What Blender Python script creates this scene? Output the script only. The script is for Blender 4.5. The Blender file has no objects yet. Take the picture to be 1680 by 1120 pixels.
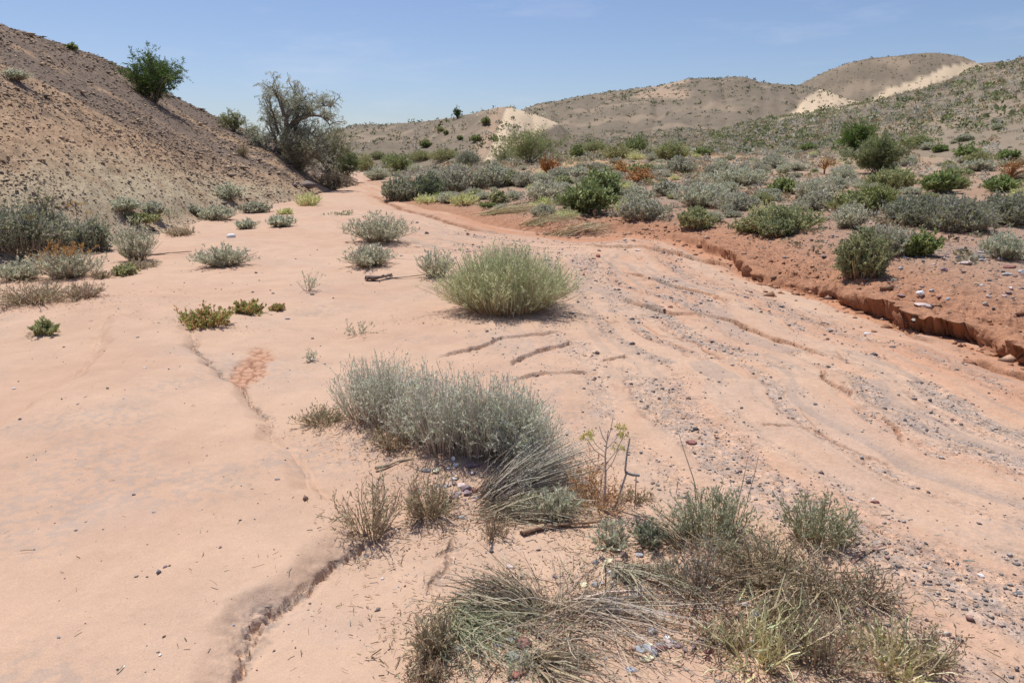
import bpy, math, random
import numpy as np
from mathutils import Vector
C = bpy.context.scene.collection
R = math.radians
# ------------------------------------------------------------------ camera, sky, sun, exposure
CAM_H, F, PITCH = 1.7, 1120.0, R(14.9)
cam_d = bpy.data.cameras.new("camera"); cam = bpy.data.objects.new("camera", cam_d); C.objects.link(cam)
cam_d.lens = 24; cam_d.sensor_width = 36; cam_d.clip_start = 0.05; cam_d.clip_end = 9000
cam.location = (0, 0, CAM_H); cam.rotation_euler = (R(90) - PITCH, 0, 0)
bpy.context.scene.camera = cam
SUN_EL = R(67); SUN_AZ = (-0.53, 0.848)          # horizontal direction towards the sun
world = bpy.data.worlds.new("World"); bpy.context.scene.world = world; world.use_nodes = True
wn = world.node_tree; wn.nodes.clear()
wo = wn.nodes.new("ShaderNodeOutputWorld"); bg = wn.nodes.new("ShaderNodeBackground"); bg.inputs[1].default_value = 0.125
sky = wn.nodes.new("ShaderNodeTexSky"); sky.sky_type = 'NISHITA'; sky.sun_disc = False
sky.sun_elevation = SUN_EL; sky.sun_rotation = math.atan2(SUN_AZ[0], SUN_AZ[1])
sky.altitude = 600; sky.air_density = 1.0; sky.dust_density = 1.3; sky.ozone_density = 1.6
# thin high cloud wisps, laid out by sky direction
tc = wn.nodes.new("ShaderNodeTexCoord"); mp = wn.nodes.new("ShaderNodeMapping"); mp.inputs['Scale'].default_value = (2.2, 2.2, 11)
mp.inputs['Location'].default_value = (0.35, 0, 0.9)
nz = wn.nodes.new("ShaderNodeTexNoise"); nz.inputs['Scale'].default_value = 2.0; nz.inputs['Detail'].default_value = 6; nz.inputs['Roughness'].default_value = .6
rp = wn.nodes.new("ShaderNodeMapRange"); rp.inputs['From Min'].default_value = .55; rp.inputs['From Max'].default_value = .85; rp.inputs['To Max'].default_value = .22
mx = wn.nodes.new("ShaderNodeMix"); mx.data_type = 'RGBA'; mx.inputs['B'].default_value = (7.0, 7.0, 7.4, 1)
wn.links.new(tc.outputs['Generated'], mp.inputs[0]); wn.links.new(mp.outputs[0], nz.inputs['Vector'])
wn.links.new(nz.outputs[0], rp.inputs[0]); wn.links.new(rp.outputs[0], mx.inputs['Factor'])
veil = wn.nodes.new("ShaderNodeMix"); veil.data_type = 'RGBA'; veil.blend_type = 'MULTIPLY'; veil.inputs['Factor'].default_value = 1; veil.inputs['B'].default_value = (.73, .75, .86, 1)
wn.links.new(sky.outputs[0], veil.inputs['A']); wn.links.new(veil.outputs['Result'], mx.inputs['A']); wn.links.new(mx.outputs['Result'], bg.inputs[0]); wn.links.new(bg.outputs[0], wo.inputs[0])
sun_d = bpy.data.lights.new("sun", 'SUN'); sun = bpy.data.objects.new("sun", sun_d); C.objects.link(sun)
sun_d.energy = 4.5; sun_d.angle = R(.53); sun_d.color = (1, .96, .90)
sv = Vector((SUN_AZ[0]*math.cos(SUN_EL), SUN_AZ[1]*math.cos(SUN_EL), math.sin(SUN_EL)))
sun.rotation_euler = sv.to_track_quat('Z', 'Y').to_euler(); sun.location = (0, 0, 60)
vs = bpy.context.scene.view_settings; vs.view_transform = 'Standard'; vs.look = 'None'; vs.exposure = 0.07; vs.gamma = 1
bpy.context.scene.cycles.max_bounces = 5; bpy.context.scene.cycles.diffuse_bounces = 3
bpy.context.scene.cycles.transmission_bounces = 3; bpy.context.scene.cycles.transparent_max_bounces = 2

# ------------------------------------------------------------------ numeric helpers
def hsh(ix, iy, s):
    h = (ix.astype(np.int64)*374761393 + iy.astype(np.int64)*668265263 + s*1274126177) & 0xffffffff
    h = ((h ^ (h >> 13))*1274126177) & 0xffffffff
    return ((h ^ (h >> 16)) & 0xffffff)/float(0xffffff)
def vn(x, y, s=0):
    ix = np.floor(x); iy = np.floor(y); fx = x-ix; fy = y-iy
    fx = fx*fx*fx*(fx*(fx*6-15)+10); fy = fy*fy*fy*(fy*(fy*6-15)+10)
    ix = ix.astype(np.int64); iy = iy.astype(np.int64)
    a = hsh(ix, iy, s); b = hsh(ix+1, iy, s); c = hsh(ix, iy+1, s); d = hsh(ix+1, iy+1, s)
    return (a+(b-a)*fx)*(1-fy) + (c+(d-c)*fx)*fy
def fbm(x, y, s=0, o=4, g=.5):
    t = 0; a = 1; n = 0
    for k in range(o):
        t = t + a*(vn(x, y, s+k*17)*2-1); n += a; a *= g
        x, y = x*1.93+y*.31+3.1, y*1.93-x*.31+7.7
    return t/n
def ss(a, b, x):
    t = np.clip((x-a)/(b-a), 0, 1); return t*t*(3-2*t)
def ray(px, py):
    a = (np.asarray(px, float)-840)/F; b = (560-np.asarray(py, float))/F
    return a, math.cos(PITCH)+b*math.sin(PITCH), -math.sin(PITCH)+b*math.cos(PITCH)
def flat(px, py, z=0.0):                      # point of the level z seen through a photo pixel
    a, f, u = ray(px, py); t = (z-CAM_H)/u
    return np.stack([a*t, f*t], -1)
def az_of(px, py):
    a, f, u = ray(px, py); return np.arctan2(a, f), u/np.hypot(a, f)
def polyd(x, y, P):                           # signed distance to a polyline (left of travel > 0) and position along it
    best = np.full(x.shape, 1e9); sg = np.zeros(x.shape); al = np.zeros(x.shape); L = 0
    for i in range(len(P)-1):
        ax, ay = P[i]; dx, dy = P[i+1]-P[i]; l = math.hypot(dx, dy)
        t = np.clip(((x-ax)*dx+(y-ay)*dy)/(l*l), 0, 1)
        d = np.hypot(x-ax-t*dx, y-ay-t*dy); m = d < best
        best = np.where(m, d, best); sg = np.where(m, np.sign(dx*(y-ay)-dy*(x-ax)), sg); al = np.where(m, L+t*l, al); L += l
    return best*sg, al, L

# ------------------------------------------------------------------ terrain design
# each ridge: (photo x, photo y of its skyline, distance of crest, distance of foot)
HILLS = {
 'hill_left': [(-900, -60, 26, 7), (-500, -50, 30, 9), (-200, -5, 34, 12), (0, 42, 38, 14), (60, 58, 40, 15), (100, 73, 41, 15.5), (160, 93, 43, 17), (215, 117, 45, 18), (260, 145, 46, 19), (300, 165, 47, 21),
               (340, 186, 47, 22.5), (380, 205, 47, 24), (420, 219, 46, 26), (455, 231, 45, 28), (490, 252, 47, 31), (530, 274, 50, 36), (570, 287, 55, 43), (600, 300, 60, 50), (640, 320, 62, 55)],
 'hill_center': [(430, 262, 170, 110), (480, 243, 175, 105), (520, 226, 172, 100), (553, 213, 170, 98), (590, 206, 165, 95), (640, 203, 160, 92), (700, 199, 150, 88), (740, 194, 140, 84), (765, 189, 134, 82), (790, 182, 128, 80),
                 (812, 177, 124, 79), (832, 175, 122, 79), (860, 183, 124, 82), (885, 191, 128, 90), (917, 203, 134, 98), (935, 218, 136, 104), (960, 245, 138, 108)],
 'hill_ridge': [(780, 235, 262, 105), (830, 196, 262, 105), (862, 178, 262, 105), (890, 170, 262, 104), (920, 165, 260, 104), (960, 157, 258, 104), (1000, 151, 256, 104), (1040, 146, 254, 106), (1080, 142, 252, 107), (1105, 136, 250, 108), (1125, 131, 248, 110),
                (1150, 129, 246, 111), (1175, 130, 246, 112), (1200, 127, 244, 113), (1222, 126, 242, 114), (1250, 136, 240, 116), (1290, 139, 240, 118), (1320, 141, 238, 120), (1345, 146, 236, 122), (1370, 154, 236, 124), (1395, 165, 238, 126), (1430, 169, 240, 128), (1480, 185, 240, 130), (1560, 230, 240, 132)],
 'hill_far': [(1230, 190, 400, 290), (1290, 148, 400, 285), (1312, 138, 400, 283), (1340, 124, 398, 282), (1360, 115, 396, 281), (1390, 104, 394, 280), (1420, 97, 392, 280), (1460, 92, 390, 280), (1500, 88, 388, 280), (1530, 86, 388, 280), (1555, 88, 388, 282),
              (1575, 91, 390, 283), (1592, 97, 390, 284), (1615, 109, 390, 285), (1650, 128, 390, 286), (1700, 160, 390, 290)],
 'hill_behind': [(1560, 118, 520, 430), (1600, 104, 520, 430), (1640, 101, 520, 430), (1690, 104, 520, 430), (1800, 108, 520, 430), (2200, 130, 520, 430)],
 'hill_slope': [(1160, 222, 118, 62), (1190, 212, 116, 60), (1240, 199, 115, 58), (1290, 191, 114, 56), (1340, 184, 114, 54), (1400, 173, 114, 52), (1440, 165, 113, 50), (1500, 150, 112, 48), (1540, 137, 111, 47), (1570, 125, 110, 46), (1600, 115, 110, 45), (1640, 105, 108, 44),
                (1680, 97, 106, 43), (1800, 72, 102, 40), (2000, 40, 96, 38), (2400, 30, 88, 35), (3200, 60, 80, 32)],
}
HNAMES = list(HILLS)
_azg = np.radians(np.arange(-90, 90.01, .1)); HT = {}
for k, pts in HILLS.items():
    a = np.array(pts, float); az, te = az_of(a[:, 0], a[:, 1])
    zc = CAM_H+a[:, 2]*te
    tab = []
    for col in (zc, a[:, 2], a[:, 3]):
        v = np.interp(_azg, az, col); kk = np.hanning(9); kk /= kk.sum()
        tab.append(np.convolve(np.pad(v, 4, mode='edge'), kk, 'valid'))
    lo = (_azg < az[0]-.002) | (_azg > az[-1]+.002)
    if k not in ('hill_left', 'hill_slope'): tab[0][lo] = -5
    elif k == 'hill_left': tab[0][_azg > az[-1]+.002] = -5
    else: tab[0][_azg < az[0]-.002] = -5
    HT[k] = tab
BANK = flat(*np.array([(1900, 665), (1800, 622), (1680, 582), (1610, 556), (1560, 543), (1500, 532), (1450, 512), (1410, 500), (1370, 484), (1300, 466), (1262, 458), (1225, 444), (1175, 416), (1130, 395), (1085, 388), (1060, 384), (1010, 380),
                       (965, 388), (905, 384), (860, 379), (810, 371), (775, 363), (735, 350), (700, 344), (660, 335), (630, 322), (608, 311), (590, 303), (596, 296), (640, 289), (700, 284)], float).T)
BAL = np.concatenate([[0], np.cumsum(np.hypot(*(BANK[1:]-BANK[:-1]).T))])
BCO = [.2, .15, .05, .2, .05, 0, .05, .15, .25, .45, .3, .05, 0, .1, .45, .55, .6, .5, .3, .3, .55, .4]+[.55]*9
CRACKS = [  # photo polyline, groove depth, groove width, step, step reach
 ([(314, 545), (320, 572), (347, 607), (377, 637), (412, 662), (442, 692), (454, 714), (462, 740)], .03, .014, -.004, .1),
 ([(680, 850), (612, 885), (590, 900), (570, 912), (530, 940), (500, 965), (480, 985), (440, 1020), (415, 1060), (400, 1090), (380, 1130), (345, 1230), (300, 1400)], .030, .011, -.008, .15),
 ([(700, 590), (740, 580), (770, 573), (800, 563), (840, 553), (880, 547), (940, 543)], .035, .018, .03, .5),
 ([(835, 600), (870, 583), (910, 568), (950, 553)], .045, .02, .04, .4),
 ([(985, 592), (1005, 590), (1018, 585), (1021, 573)], .03, .015, .02, .3),
 ([(990, 483), (1040, 495), (1100, 512), (1160, 515), (1200, 528), (1250, 547), (1300, 563), (1350, 578), (1410, 597)], .07, .025, .05, .8),
 ([(1000, 440), (1040, 447), (1090, 462), (1130, 470), (1180, 487), (1225, 498)], .06, .025, .045, .6),
 ([(920, 400), (950, 402), (1000, 407), (1060, 405), (1110, 412), (1150, 425), (1200, 440), (1225, 448)], .12, .04, .10, .8),
 ([(1335, 605), (1370, 630), (1395, 655)], .05, .018, .03, .4),
 ([(1440, 675), (1465, 690), (1480, 700), (1510, 735)], .035, .012, .02, .4),
 ([(1305, 503), (1340, 523), (1370, 535)], .05, .018, .02, .3),
 ([(835, 626), (880, 618), (930, 618), (985, 612)], .02, .02, .035, .3),
 ([(735, 880), (715, 905), (712, 935), (700, 962)], .01, .008, -.014, .3),
 ([(37, 566), (50, 556), (62, 549)], .05, .02, .03, .3), ([(0, 522), (25, 508), (40, 500)], .06, .03, .04, .4),
 ([(600, 425), (650, 428), (700, 430)], .03, .03, .02, .4),
 ([(1420, 500), (1465, 520), (1500, 545), (1560, 560)], .04, .03, .03, .3),
 ([(1590, 575), (1640, 600), (1700, 620)], .09, .04, .06, .5),
 ([(1200, 690), (1260, 700), (1330, 705), (1400, 740), (1480, 785)], .008, .008, .01, .3),
 ([(600, 318), (660, 345), (740, 366), (820, 384), (900, 398)], .10, .10, .05, .8),
]
CR = [(flat(*np.array(p, float).T), *q) for p, *q in [(c[0], *c[1:]) for c in CRACKS]]
MUD = flat(np.array([414.]), np.array([606.]))[0]; _m = flat(np.array([392., 432.]), np.array([640., 574.])); MLEN = float(np.hypot(*(_m[1]-_m[0]))); MAX = (_m[1]-_m[0])/MLEN
LEDGE = flat(*np.array([(-3000, 1600), (-700, 900), (-200, 790), (0, 705), (60, 672), (110, 640), (150, 590), (168, 548), (185, 528), (230, 534), (310, 540), (318, 570), (345, 605), (375, 635), (410, 660), (440, 690), (455, 715), (490, 770), (540, 830), (600, 882), (602, 895), (570, 912), (530, 940), (500, 965), (480, 985), (440, 1020), (415, 1060), (400, 1090), (380, 1130), (350, 1220), (300, 1500)], float).T)
MOUNDS = [(flat(745, 745), .55, .10), (flat(640, 700), .4, .06), (flat(830, 500), .95, .07), (flat(620, 400), 1.0, .07), (flat(610, 440), .8, .05), (flat(120, 520), 1.3, .10), (flat(1000, 900), .5, .04), (flat(1250, 960), .45, .05), (flat(930, 640), .5, .05), (flat(230, 640), 1.0, .06)]

def terrain(x, y, full=False):
    r = np.hypot(x, y); az = np.arctan2(x, y)
    azc = np.clip(az, -math.pi/2, math.pi/2); azd = np.degrees(azc)
    near = ss(60, 20, r)
    s, al, _ = polyd(x, y, BANK)               # positive on the left of travel (travel goes away from camera): the wash
    s = -s                                      # now positive on the plain side
    w = s + .16*fbm(x*1.7, y*1.7, 5, 3)*ss(30, 8, r) + .5*fbm(x*.4, y*.4, 9, 2)*ss(8, 20, r)*ss(30, 22, r)*.5
    wash = .045*fbm(x*.55+3, y*.45, 1, 3) + .014*fbm(x*2.3, y*1.6, 2, 3)
    u = -(s+.05*fbm(x*.6, y*.6, 13, 2))
    inwash = ss(4.2, 1.2, u)
    wash = wash - .05*ss(2.5, .2, u) + inwash*(.020*fbm(u*1.8+.3*fbm(x, y, 20, 2), al*.5, 21, 4)+.008*fbm(u*7, al*2.0, 22, 2))
    wash = wash + .004*np.clip(r-10, 0, 50)
    rl = np.abs(fbm(u*1.7+.45*fbm(x*1.3, y*1.3, 24, 3), al*.34, 25, 3)); rl2 = np.abs(fbm(u*3.6+.5*fbm(x*2.1, y*2.1, 26, 3), al*.8, 27, 3))
    hf = .012*fbm(x*14, y*14, 23, 2); rill = np.maximum(np.exp(-((rl+hf)/.013)**2)*ss(-.02, .22, fbm(x*1.2, y*1.2, 28, 3)), .7*np.exp(-((rl2+hf)/.018)**2)*ss(0, .22, fbm(x*1.7+5, y*1.7, 29, 3)))*ss(0, .5, u)*ss(5.0, 2.8, u)*ss(28, 16, r)
    wash = wash-.020*rill+.0035*fbm(x*9, y*9, 30, 3)*ss(14, 6, r)
    for (mp_, rad, hh) in MOUNDS:
        wash = wash + hh*np.exp(-((x-mp_[0])**2+(y-mp_[1])**2)/(rad*rad))
    slope = np.interp(azd, [-60, -18, -7, 8, 24, 36, 60], [.0, .0, .006, .034, .048, .055, .06])
    rr = np.minimum(r, 125)
    w = w + ss(16, 6, r)*(.11*fbm(x*4, y*4, 11, 3)+.07*np.abs(fbm(x*11, y*11, 12, 2)))
    zp = .30 + .05*fbm(x*.5, y*.5, 31, 3) + slope*(np.log1p(np.exp(-(rr-18)/4))*4+(rr-18)) + .10*fbm(x*.12, y*.12, 32, 3)*ss(10, 30, r)
    coll = np.clip(np.interp(al, BAL, BCO)+.18*fbm(al*1.4, al*0+2, 41, 3), 0, .7)       # collapsed stretches of the bank
    wid = .05+.50*coll; w2 = w+.12*fbm(x*3.3, y*3.3, 45, 3)
    stepf = (.50-.18*coll)*ss(0, 1, w/wid) + .14*ss(.42, .52, w2) + (.36+.18*coll)*ss(0, 2.6, w)
    far_soft = ss(26, 14, r)
    stepf = stepf*far_soft + ss(-1, 5, w)*(1-far_soft)
    rough = ss(-.1, .3, w)*ss(2.4, .8, w)
    z = wash + (zp-wash)*stepf + (.05*fbm(x*3, y*3, 43, 3)-.07*np.abs(fbm(x*7, y*7, 44, 3)))*rough*near
    grv = np.zeros(x.shape); crk = np.zeros(x.shape); drk = np.zeros(x.shape); led = np.zeros(x.shape)
    for (P, d, wd, st, reach) in CR:
        d = d*.85; st = st*.62
        lo = P.min(0)-1.2; hi = P.max(0)+1.2
        m = (x > lo[0]) & (x < hi[0]) & (y > lo[1]) & (y < hi[1])
        if not m.any(): continue
        xm = x[m]; ym = y[m]
        xx = xm + .085*fbm(xm*3.3, ym*3.3, 51, 3) + .022*fbm(xm*18, ym*18, 52, 2)+.010*fbm(xm*60, ym*60, 54, 2); yy = ym + .085*fbm(xm*3.3+9, ym*3.3, 53, 3)
        sd, a_, L = polyd(xx, yy, P)
        ef = ss(0, .22*L, a_)*ss(L, .80*L, a_)*(.72+.28*ss(.2, .5, vn(a_*4.5, a_*0+L, 59)))
        wdv = wd*.62*(.5+1.0*vn(a_*9, a_*0, 55))
        crum = .5+.5*fbm(xm*30, ym*30, 56, 2)
        z[m] += ef*(-d*1.15*np.exp(-(sd/wdv)**4)*(.5+.9*crum) + st*np.where(sd > 0, np.exp(-sd/reach), 0)*(1-np.exp(-(sd/.02)**2)*.4))
        z[m] += ef*.008*fbm(xm*40, ym*40, 57, 2)*np.exp(-(sd/(.07))**2)
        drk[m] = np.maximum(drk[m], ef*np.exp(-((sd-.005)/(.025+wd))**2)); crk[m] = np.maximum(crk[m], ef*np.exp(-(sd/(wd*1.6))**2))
    # (drk: coarse grit lying along the cracks)
    ml = (r < 16) & (x < 1)
    if ml.any():
        xm = x[ml]; ym = y[ml]; sd, a_, L = polyd(xm+.085*fbm(xm*3.3, ym*3.3, 51, 3), ym+.085*fbm(xm*3.3+9, ym*3.3, 53, 3), LEDGE)
        ins = np.zeros(xm.shape, bool); LP = LEDGE
        for i in range(len(LP)):
            (ax, ay), (bx_, by_) = LP[i-1], LP[i]
            ins ^= ((ay > ym) != (by_ > ym)) & (xm < (bx_-ax)*(ym-ay)/(by_-ay+1e-12)+ax)
        sd = np.where(ins, -np.abs(sd), np.abs(sd)); z[ml] += .068*ss(.02, -.14, sd)-.012*np.exp(-((sd-.03)/.03)**2)*ss(.3, .6, vn(a_*2.2, a_*0, 64)); led[ml] = np.exp(-((sd-.03)/.05)**2)*(.35+.65*ss(.35, .7, vn(a_*1.5, a_*0, 65)))
    # dried mud patch: plates with open joints
    dm = np.hypot(((x-MUD[0])*MAX[1]-(y-MUD[1])*MAX[0])/.14, ((x-MUD[0])*MAX[0]+(y-MUD[1])*MAX[1])/(MLEN*.58))
    mm = ss(1.25, .55, dm+.45*fbm(x*6, y*6, 61, 3))
    mi = mm > 0; jt = np.zeros(x.shape)
    if mi.any():
        xs = x[mi]*13; ys = y[mi]*10; d1 = np.full(xs.shape, 9.); d2 = d1.copy()
        bx = np.floor(xs).astype(np.int64); by = np.floor(ys).astype(np.int64)
        for ox in (-1, 0, 1):
            for oy in (-1, 0, 1):
                cx = bx+ox+hsh(bx+ox, by+oy, 3); cy = by+oy+hsh(bx+ox, by+oy, 4)
                dd = np.hypot(xs-cx, ys-cy); d2 = np.where(dd < d1, d1, np.minimum(d2, dd)); d1 = np.minimum(d1, dd)
        e = d2-d1; jt[mi] = ss(.26, .1, e)*mm[mi]
        z[mi] += mm[mi]*(.010*ss(.5, .15, e)-.028*ss(.26, .08, e)-.012)
    zb = z.copy(); reg = np.where(w > .1, 1, 0)
    ai = (azc-_azg[0])/(_azg[1]-_azg[0])
    hw = np.zeros(x.shape); tt = np.zeros(x.shape)
    for k, nm in enumerate(HNAMES):
        T = HT[nm]
        zc = np.interp(azc, _azg, T[0]); rc = np.interp(azc, _azg, T[1]); rf = np.interp(azc, _azg, T[2])
        t = (r-rf)/(rc-rf)
        if nm == 'hill_left': t = t + .03*fbm(x*.25, y*.25, 71, 3)
        tcl = np.clip(t, 0, 1)
        if nm == 'hill_left': S = 1-(1-tcl)**1.12; S = S*ss(0, .10, tcl)
        elif nm == 'hill_slope': S = tcl**1.35
        else: S = .55*tcl+.45*ss(0, 1, tcl)
        back = np.clip((r-rc)/rc, 0, 3)
        zh = zb+(zc-zb)*S
        zh = np.where(r > rc, zc - rc*(.02*back+.35*np.minimum(back, .5)**2) if nm != 'hill_left' else zc-rc*(.03*back+.25*np.minimum(back, .6)**2), zh)
        amp = np.clip((zh-zb)/3, 0, 1)*ss(0, .12, t)
        if nm == 'hill_left':
            # clods, rills running down the slope towards the wash
            dd = x*.86+y*.30; cc = -x*.30+y*.86
            zh = zh + amp*(.10*fbm(cc*.55, dd*.10, 72, 3)+.05*fbm(cc*2.0, dd*.5, 73, 3)) + np.minimum(amp*3, 1)*(.10*np.abs(fbm(x*1.9, y*1.9, 74, 3))+.075*fbm(x*5, y*5, 75, 3)*ss(70, 20, r))
            led = np.exp(-((t-.22-.05*fbm(az*9, az*0, 76, 2))/.035)**2)*ss(-.1, .5, fbm(az*14, az*0+5, 77, 2))
            zh = zh - .35*led*amp
        elif nm == 'hill_center':
            rid = np.abs(fbm(az*20+x*.01, r*.025, 78, 3)); zh = zh - amp*1.0*(.35-rid)*ss(1.0, .7, t)*ss(0, .3, t) + amp*.25*fbm(x*.15, y*.15, 79, 3)
        elif nm == 'hill_slope':
            zh = zh + amp*(.5*fbm(x*.05, y*.05, 80, 3)*ss(1., .8, t)+.08*fbm(x*.4, y*.4, 81, 2))
        else:
            rid = np.abs(fbm(az*22+x*.004, r*.012+y*.004, 82+k, 3)); zh = zh - amp*2.0*(.3-rid)*ss(1.0, .7, t)*ss(0, .4, t)*(1 if nm != 'hill_behind' else .3) + amp*.5*fbm(x*.06, y*.06, 90+k, 3)*ss(1.05, .9, t)
        up = (zh > z) & (t > 0)
        z = np.where(up, zh, z); reg = np.where(up, 2+k, reg); hw = np.where(up, amp, hw); tt = np.where(up, t, tt)
    z = z-.00002*np.clip(r-600, 0, 1e9)
    if not full: return z
    return z, dict(u=u, al=al, w=w, reg=reg, crk=crk, drk=np.maximum(drk, led*.25), coll=coll, mud=mm, joint=jt, rill=rill, t=tt, r=r, az=az, hw=hw)

# ------------------------------------------------------------------ mesh building
class Buf:
    def __init__(s): s.V = []; s.F = []; s.K = []; s.n = 0
    def add(s, V, Fc, K):
        V = np.asarray(V, np.float32).reshape(-1, 3); s.V.append(V); s.F.append(np.asarray(Fc, np.int64)+s.n); s.n += len(V)
        K = np.asarray(K, np.float32); s.K.append(np.broadcast_to(K, V.shape) if K.ndim == 1 else K.reshape(-1, 3))
    def ribbons(s, P, W, K, rng):              # P (N,k,3), W (N,k), K (N,k,3)
        N, k = P.shape[:2]
        T = np.gradient(P, axis=1); T /= np.linalg.norm(T, axis=2, keepdims=True)+1e-9
        q = rng.normal(size=(N, 1, 3)); sd = np.cross(T, q); sd /= np.linalg.norm(sd, axis=2, keepdims=True)+1e-9
        V = np.stack([P-sd*W[..., None]/2, P+sd*W[..., None]/2], 2)
        b = (np.arange(N)[:, None]*k+np.arange(k-1)[None])*2
        s.add(V, np.stack([b, b+1, b+3, b+2], -1).reshape(-1, 4), np.repeat(K[:, :, None], 2, 2))
    def leaves(s, P, D, L, W, K, rng):
        D = D/(np.linalg.norm(D, axis=1, keepdims=True)+1e-9); q = np.cross(D, rng.normal(size=D.shape)); q /= np.linalg.norm(q, axis=1, keepdims=True)+1e-9
        L = np.asarray(L)[:, None]; W = np.asarray(W)[:, None]
        V = np.stack([P, P+D*L*.5+q*W*.5, P+D*L, P+D*L*.5-q*W*.5], 1); b = np.arange(len(P))*4
        s.add(V, np.stack([b, b+1, b+2, b+3], -1), np.repeat(K[:, None], 4, 1))
    def tube(s, P, Rr, K, n=6):
        P = np.asarray(P, float); k = len(P); T = np.gradient(P, axis=0); T /= np.linalg.norm(T, axis=1, keepdims=True)+1e-9
        a = np.cross(T, [.31, .22, .93]); a /= np.linalg.norm(a, axis=1, keepdims=True)+1e-9; b = np.cross(T, a)
        th = np.arange(n)*2*math.pi/n
        V = P[:, None]+(a[:, None]*np.cos(th)[None, :, None]+b[:, None]*np.sin(th)[None, :, None])*np.asarray(Rr)[:, None, None]
        i, j = np.meshgrid(np.arange(k-1), np.arange(n), indexing='ij'); j2 = (j+1) % n
        s.add(V, np.stack([i*n+j, i*n+j2, (i+1)*n+j2, (i+1)*n+j], -1).reshape(-1, 4), np.asarray(K, float))
    def mesh(s, name, mat, smooth=False):
        V = np.concatenate(s.V); K = np.concatenate([np.array(k) for k in s.K]); me = bpy.data.meshes.new(name)
        me.vertices.add(len(V)); me.vertices.foreach_set('co', V.ravel())
        lens = np.concatenate([np.full(len(f), f.shape[1]) for f in s.F]); idx = np.concatenate([f.ravel() for f in s.F]).astype(np.int32)
        me.loops.add(len(idx)); me.loops.foreach_set('vertex_index', idx); me.polygons.add(len(lens))
        st = np.concatenate([[0], np.cumsum(lens)[:-1]]).astype(np.int32); me.polygons.foreach_set('loop_start', st)
        try: me.polygons.foreach_set('loop_total', lens.astype(np.int32))
        except Exception: pass
        if smooth: me.polygons.foreach_set('use_smooth', np.ones(len(lens), bool))
        at = me.color_attributes.new('Col', 'FLOAT_COLOR', 'POINT'); at.data.foreach_set('color', np.concatenate([K, np.ones((len(K), 1))], 1).astype(np.float32).ravel())
        me.materials.append(mat); me.update(calc_edges=True); return me
def link(name, me, parent=None):
    o = bpy.data.objects.new(name, me); C.objects.link(o)
    if parent: o.parent = parent
    return o
def tag(o, label, cat, group=None, kind=None):
    if label: o['label'] = label
    if cat: o['category'] = cat
    if group: o['group'] = group
    o['kind'] = kind or 'thing'
    return o

# ------------------------------------------------------------------ materials
def nodes(name):
    m = bpy.data.materials.new(name); m.use_nodes = True; nt = m.node_tree; nt.nodes.clear(); return m, nt, nt.nodes.new, nt.links.new
def plant_mat(name, transl=.3, var=.25, rough=.7):
    m, nt, N, L = nodes(name); out = N("ShaderNodeOutputMaterial"); at = N("ShaderNodeAttribute"); at.attribute_name = 'Col'
    geo = N("ShaderNodeNewGeometry"); oi = N("ShaderNodeObjectInfo")
    hs = N("ShaderNodeHueSaturation"); mr = N("ShaderNodeMapRange"); mr.inputs['To Min'].default_value = 1-var; mr.inputs['To Max'].default_value = 1+var
    mh = N("ShaderNodeMapRange"); mh.inputs['To Min'].default_value = .488; mh.inputs['To Max'].default_value = .512
    L(geo.outputs['Random Per Island'], mr.inputs[0]); L(oi.outputs['Random'], mh.inputs[0]); L(mr.outputs[0], hs.inputs['Value']); L(mh.outputs[0], hs.inputs['Hue']); L(at.outputs['Color'], hs.inputs['Color'])
    df = N("ShaderNodeBsdfDiffuse"); L(hs.outputs[0], df.inputs[0])
    if transl:
        tr = N("ShaderNodeBsdfTranslucent"); L(hs.outputs[0], tr.inputs[0]); mixs = N("ShaderNodeMixShader"); mixs.inputs[0].default_value = transl
        L(df.outputs[0], mixs.inputs[1]); L(tr.outputs[0], mixs.inputs[2]); L(mixs.outputs[0], out.inputs[0])
    else: L(df.outputs[0], out.inputs[0])
    return m
LEAF = plant_mat('foliage_leaves', .46, .32); TWIG = plant_mat('dry_twigs', .0, .30)
def rock_mat(name, bumpy=.4):
    m, nt, N, L = nodes(name); out = N("ShaderNodeOutputMaterial"); at = N("ShaderNodeAttribute"); at.attribute_name = 'Col'; tcx = N("ShaderNodeTexCoord")
    n1 = N("ShaderNodeTexNoise"); n1.inputs['Scale'].default_value = 60; n1.inputs['Detail'].default_value = 5; L(tcx.outputs['Object'], n1.inputs['Vector'])
    mr = N("ShaderNodeMapRange"); mr.inputs['From Min'].default_value = .3; mr.inputs['From Max'].default_value = .7; mr.inputs['To Min'].default_value = .65; mr.inputs['To Max'].default_value = 1.35; L(n1.outputs[0], mr.inputs[0])
    hs = N("ShaderNodeHueSaturation"); L(at.outputs['Color'], hs.inputs['Color']); L(mr.outputs[0], hs.inputs['Value'])
    b = N("ShaderNodeBsdfPrincipled"); b.inputs['Roughness'].default_value = .8; b.inputs['Specular IOR Level'].default_value = .25; L(hs.outputs[0], b.inputs['Base Color'])
    bp = N("ShaderNodeBump"); bp.inputs['Strength'].default_value = bumpy; bp.inputs['Distance'].default_value = .004; L(n1.outputs[0], bp.inputs['Height']); L(bp.outputs[0], b.inputs['Normal'])
    L(b.outputs[0], out.inputs[0]); return m
ROCK = rock_mat('stone'); BARK = rock_mat('bark', .9)
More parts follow.
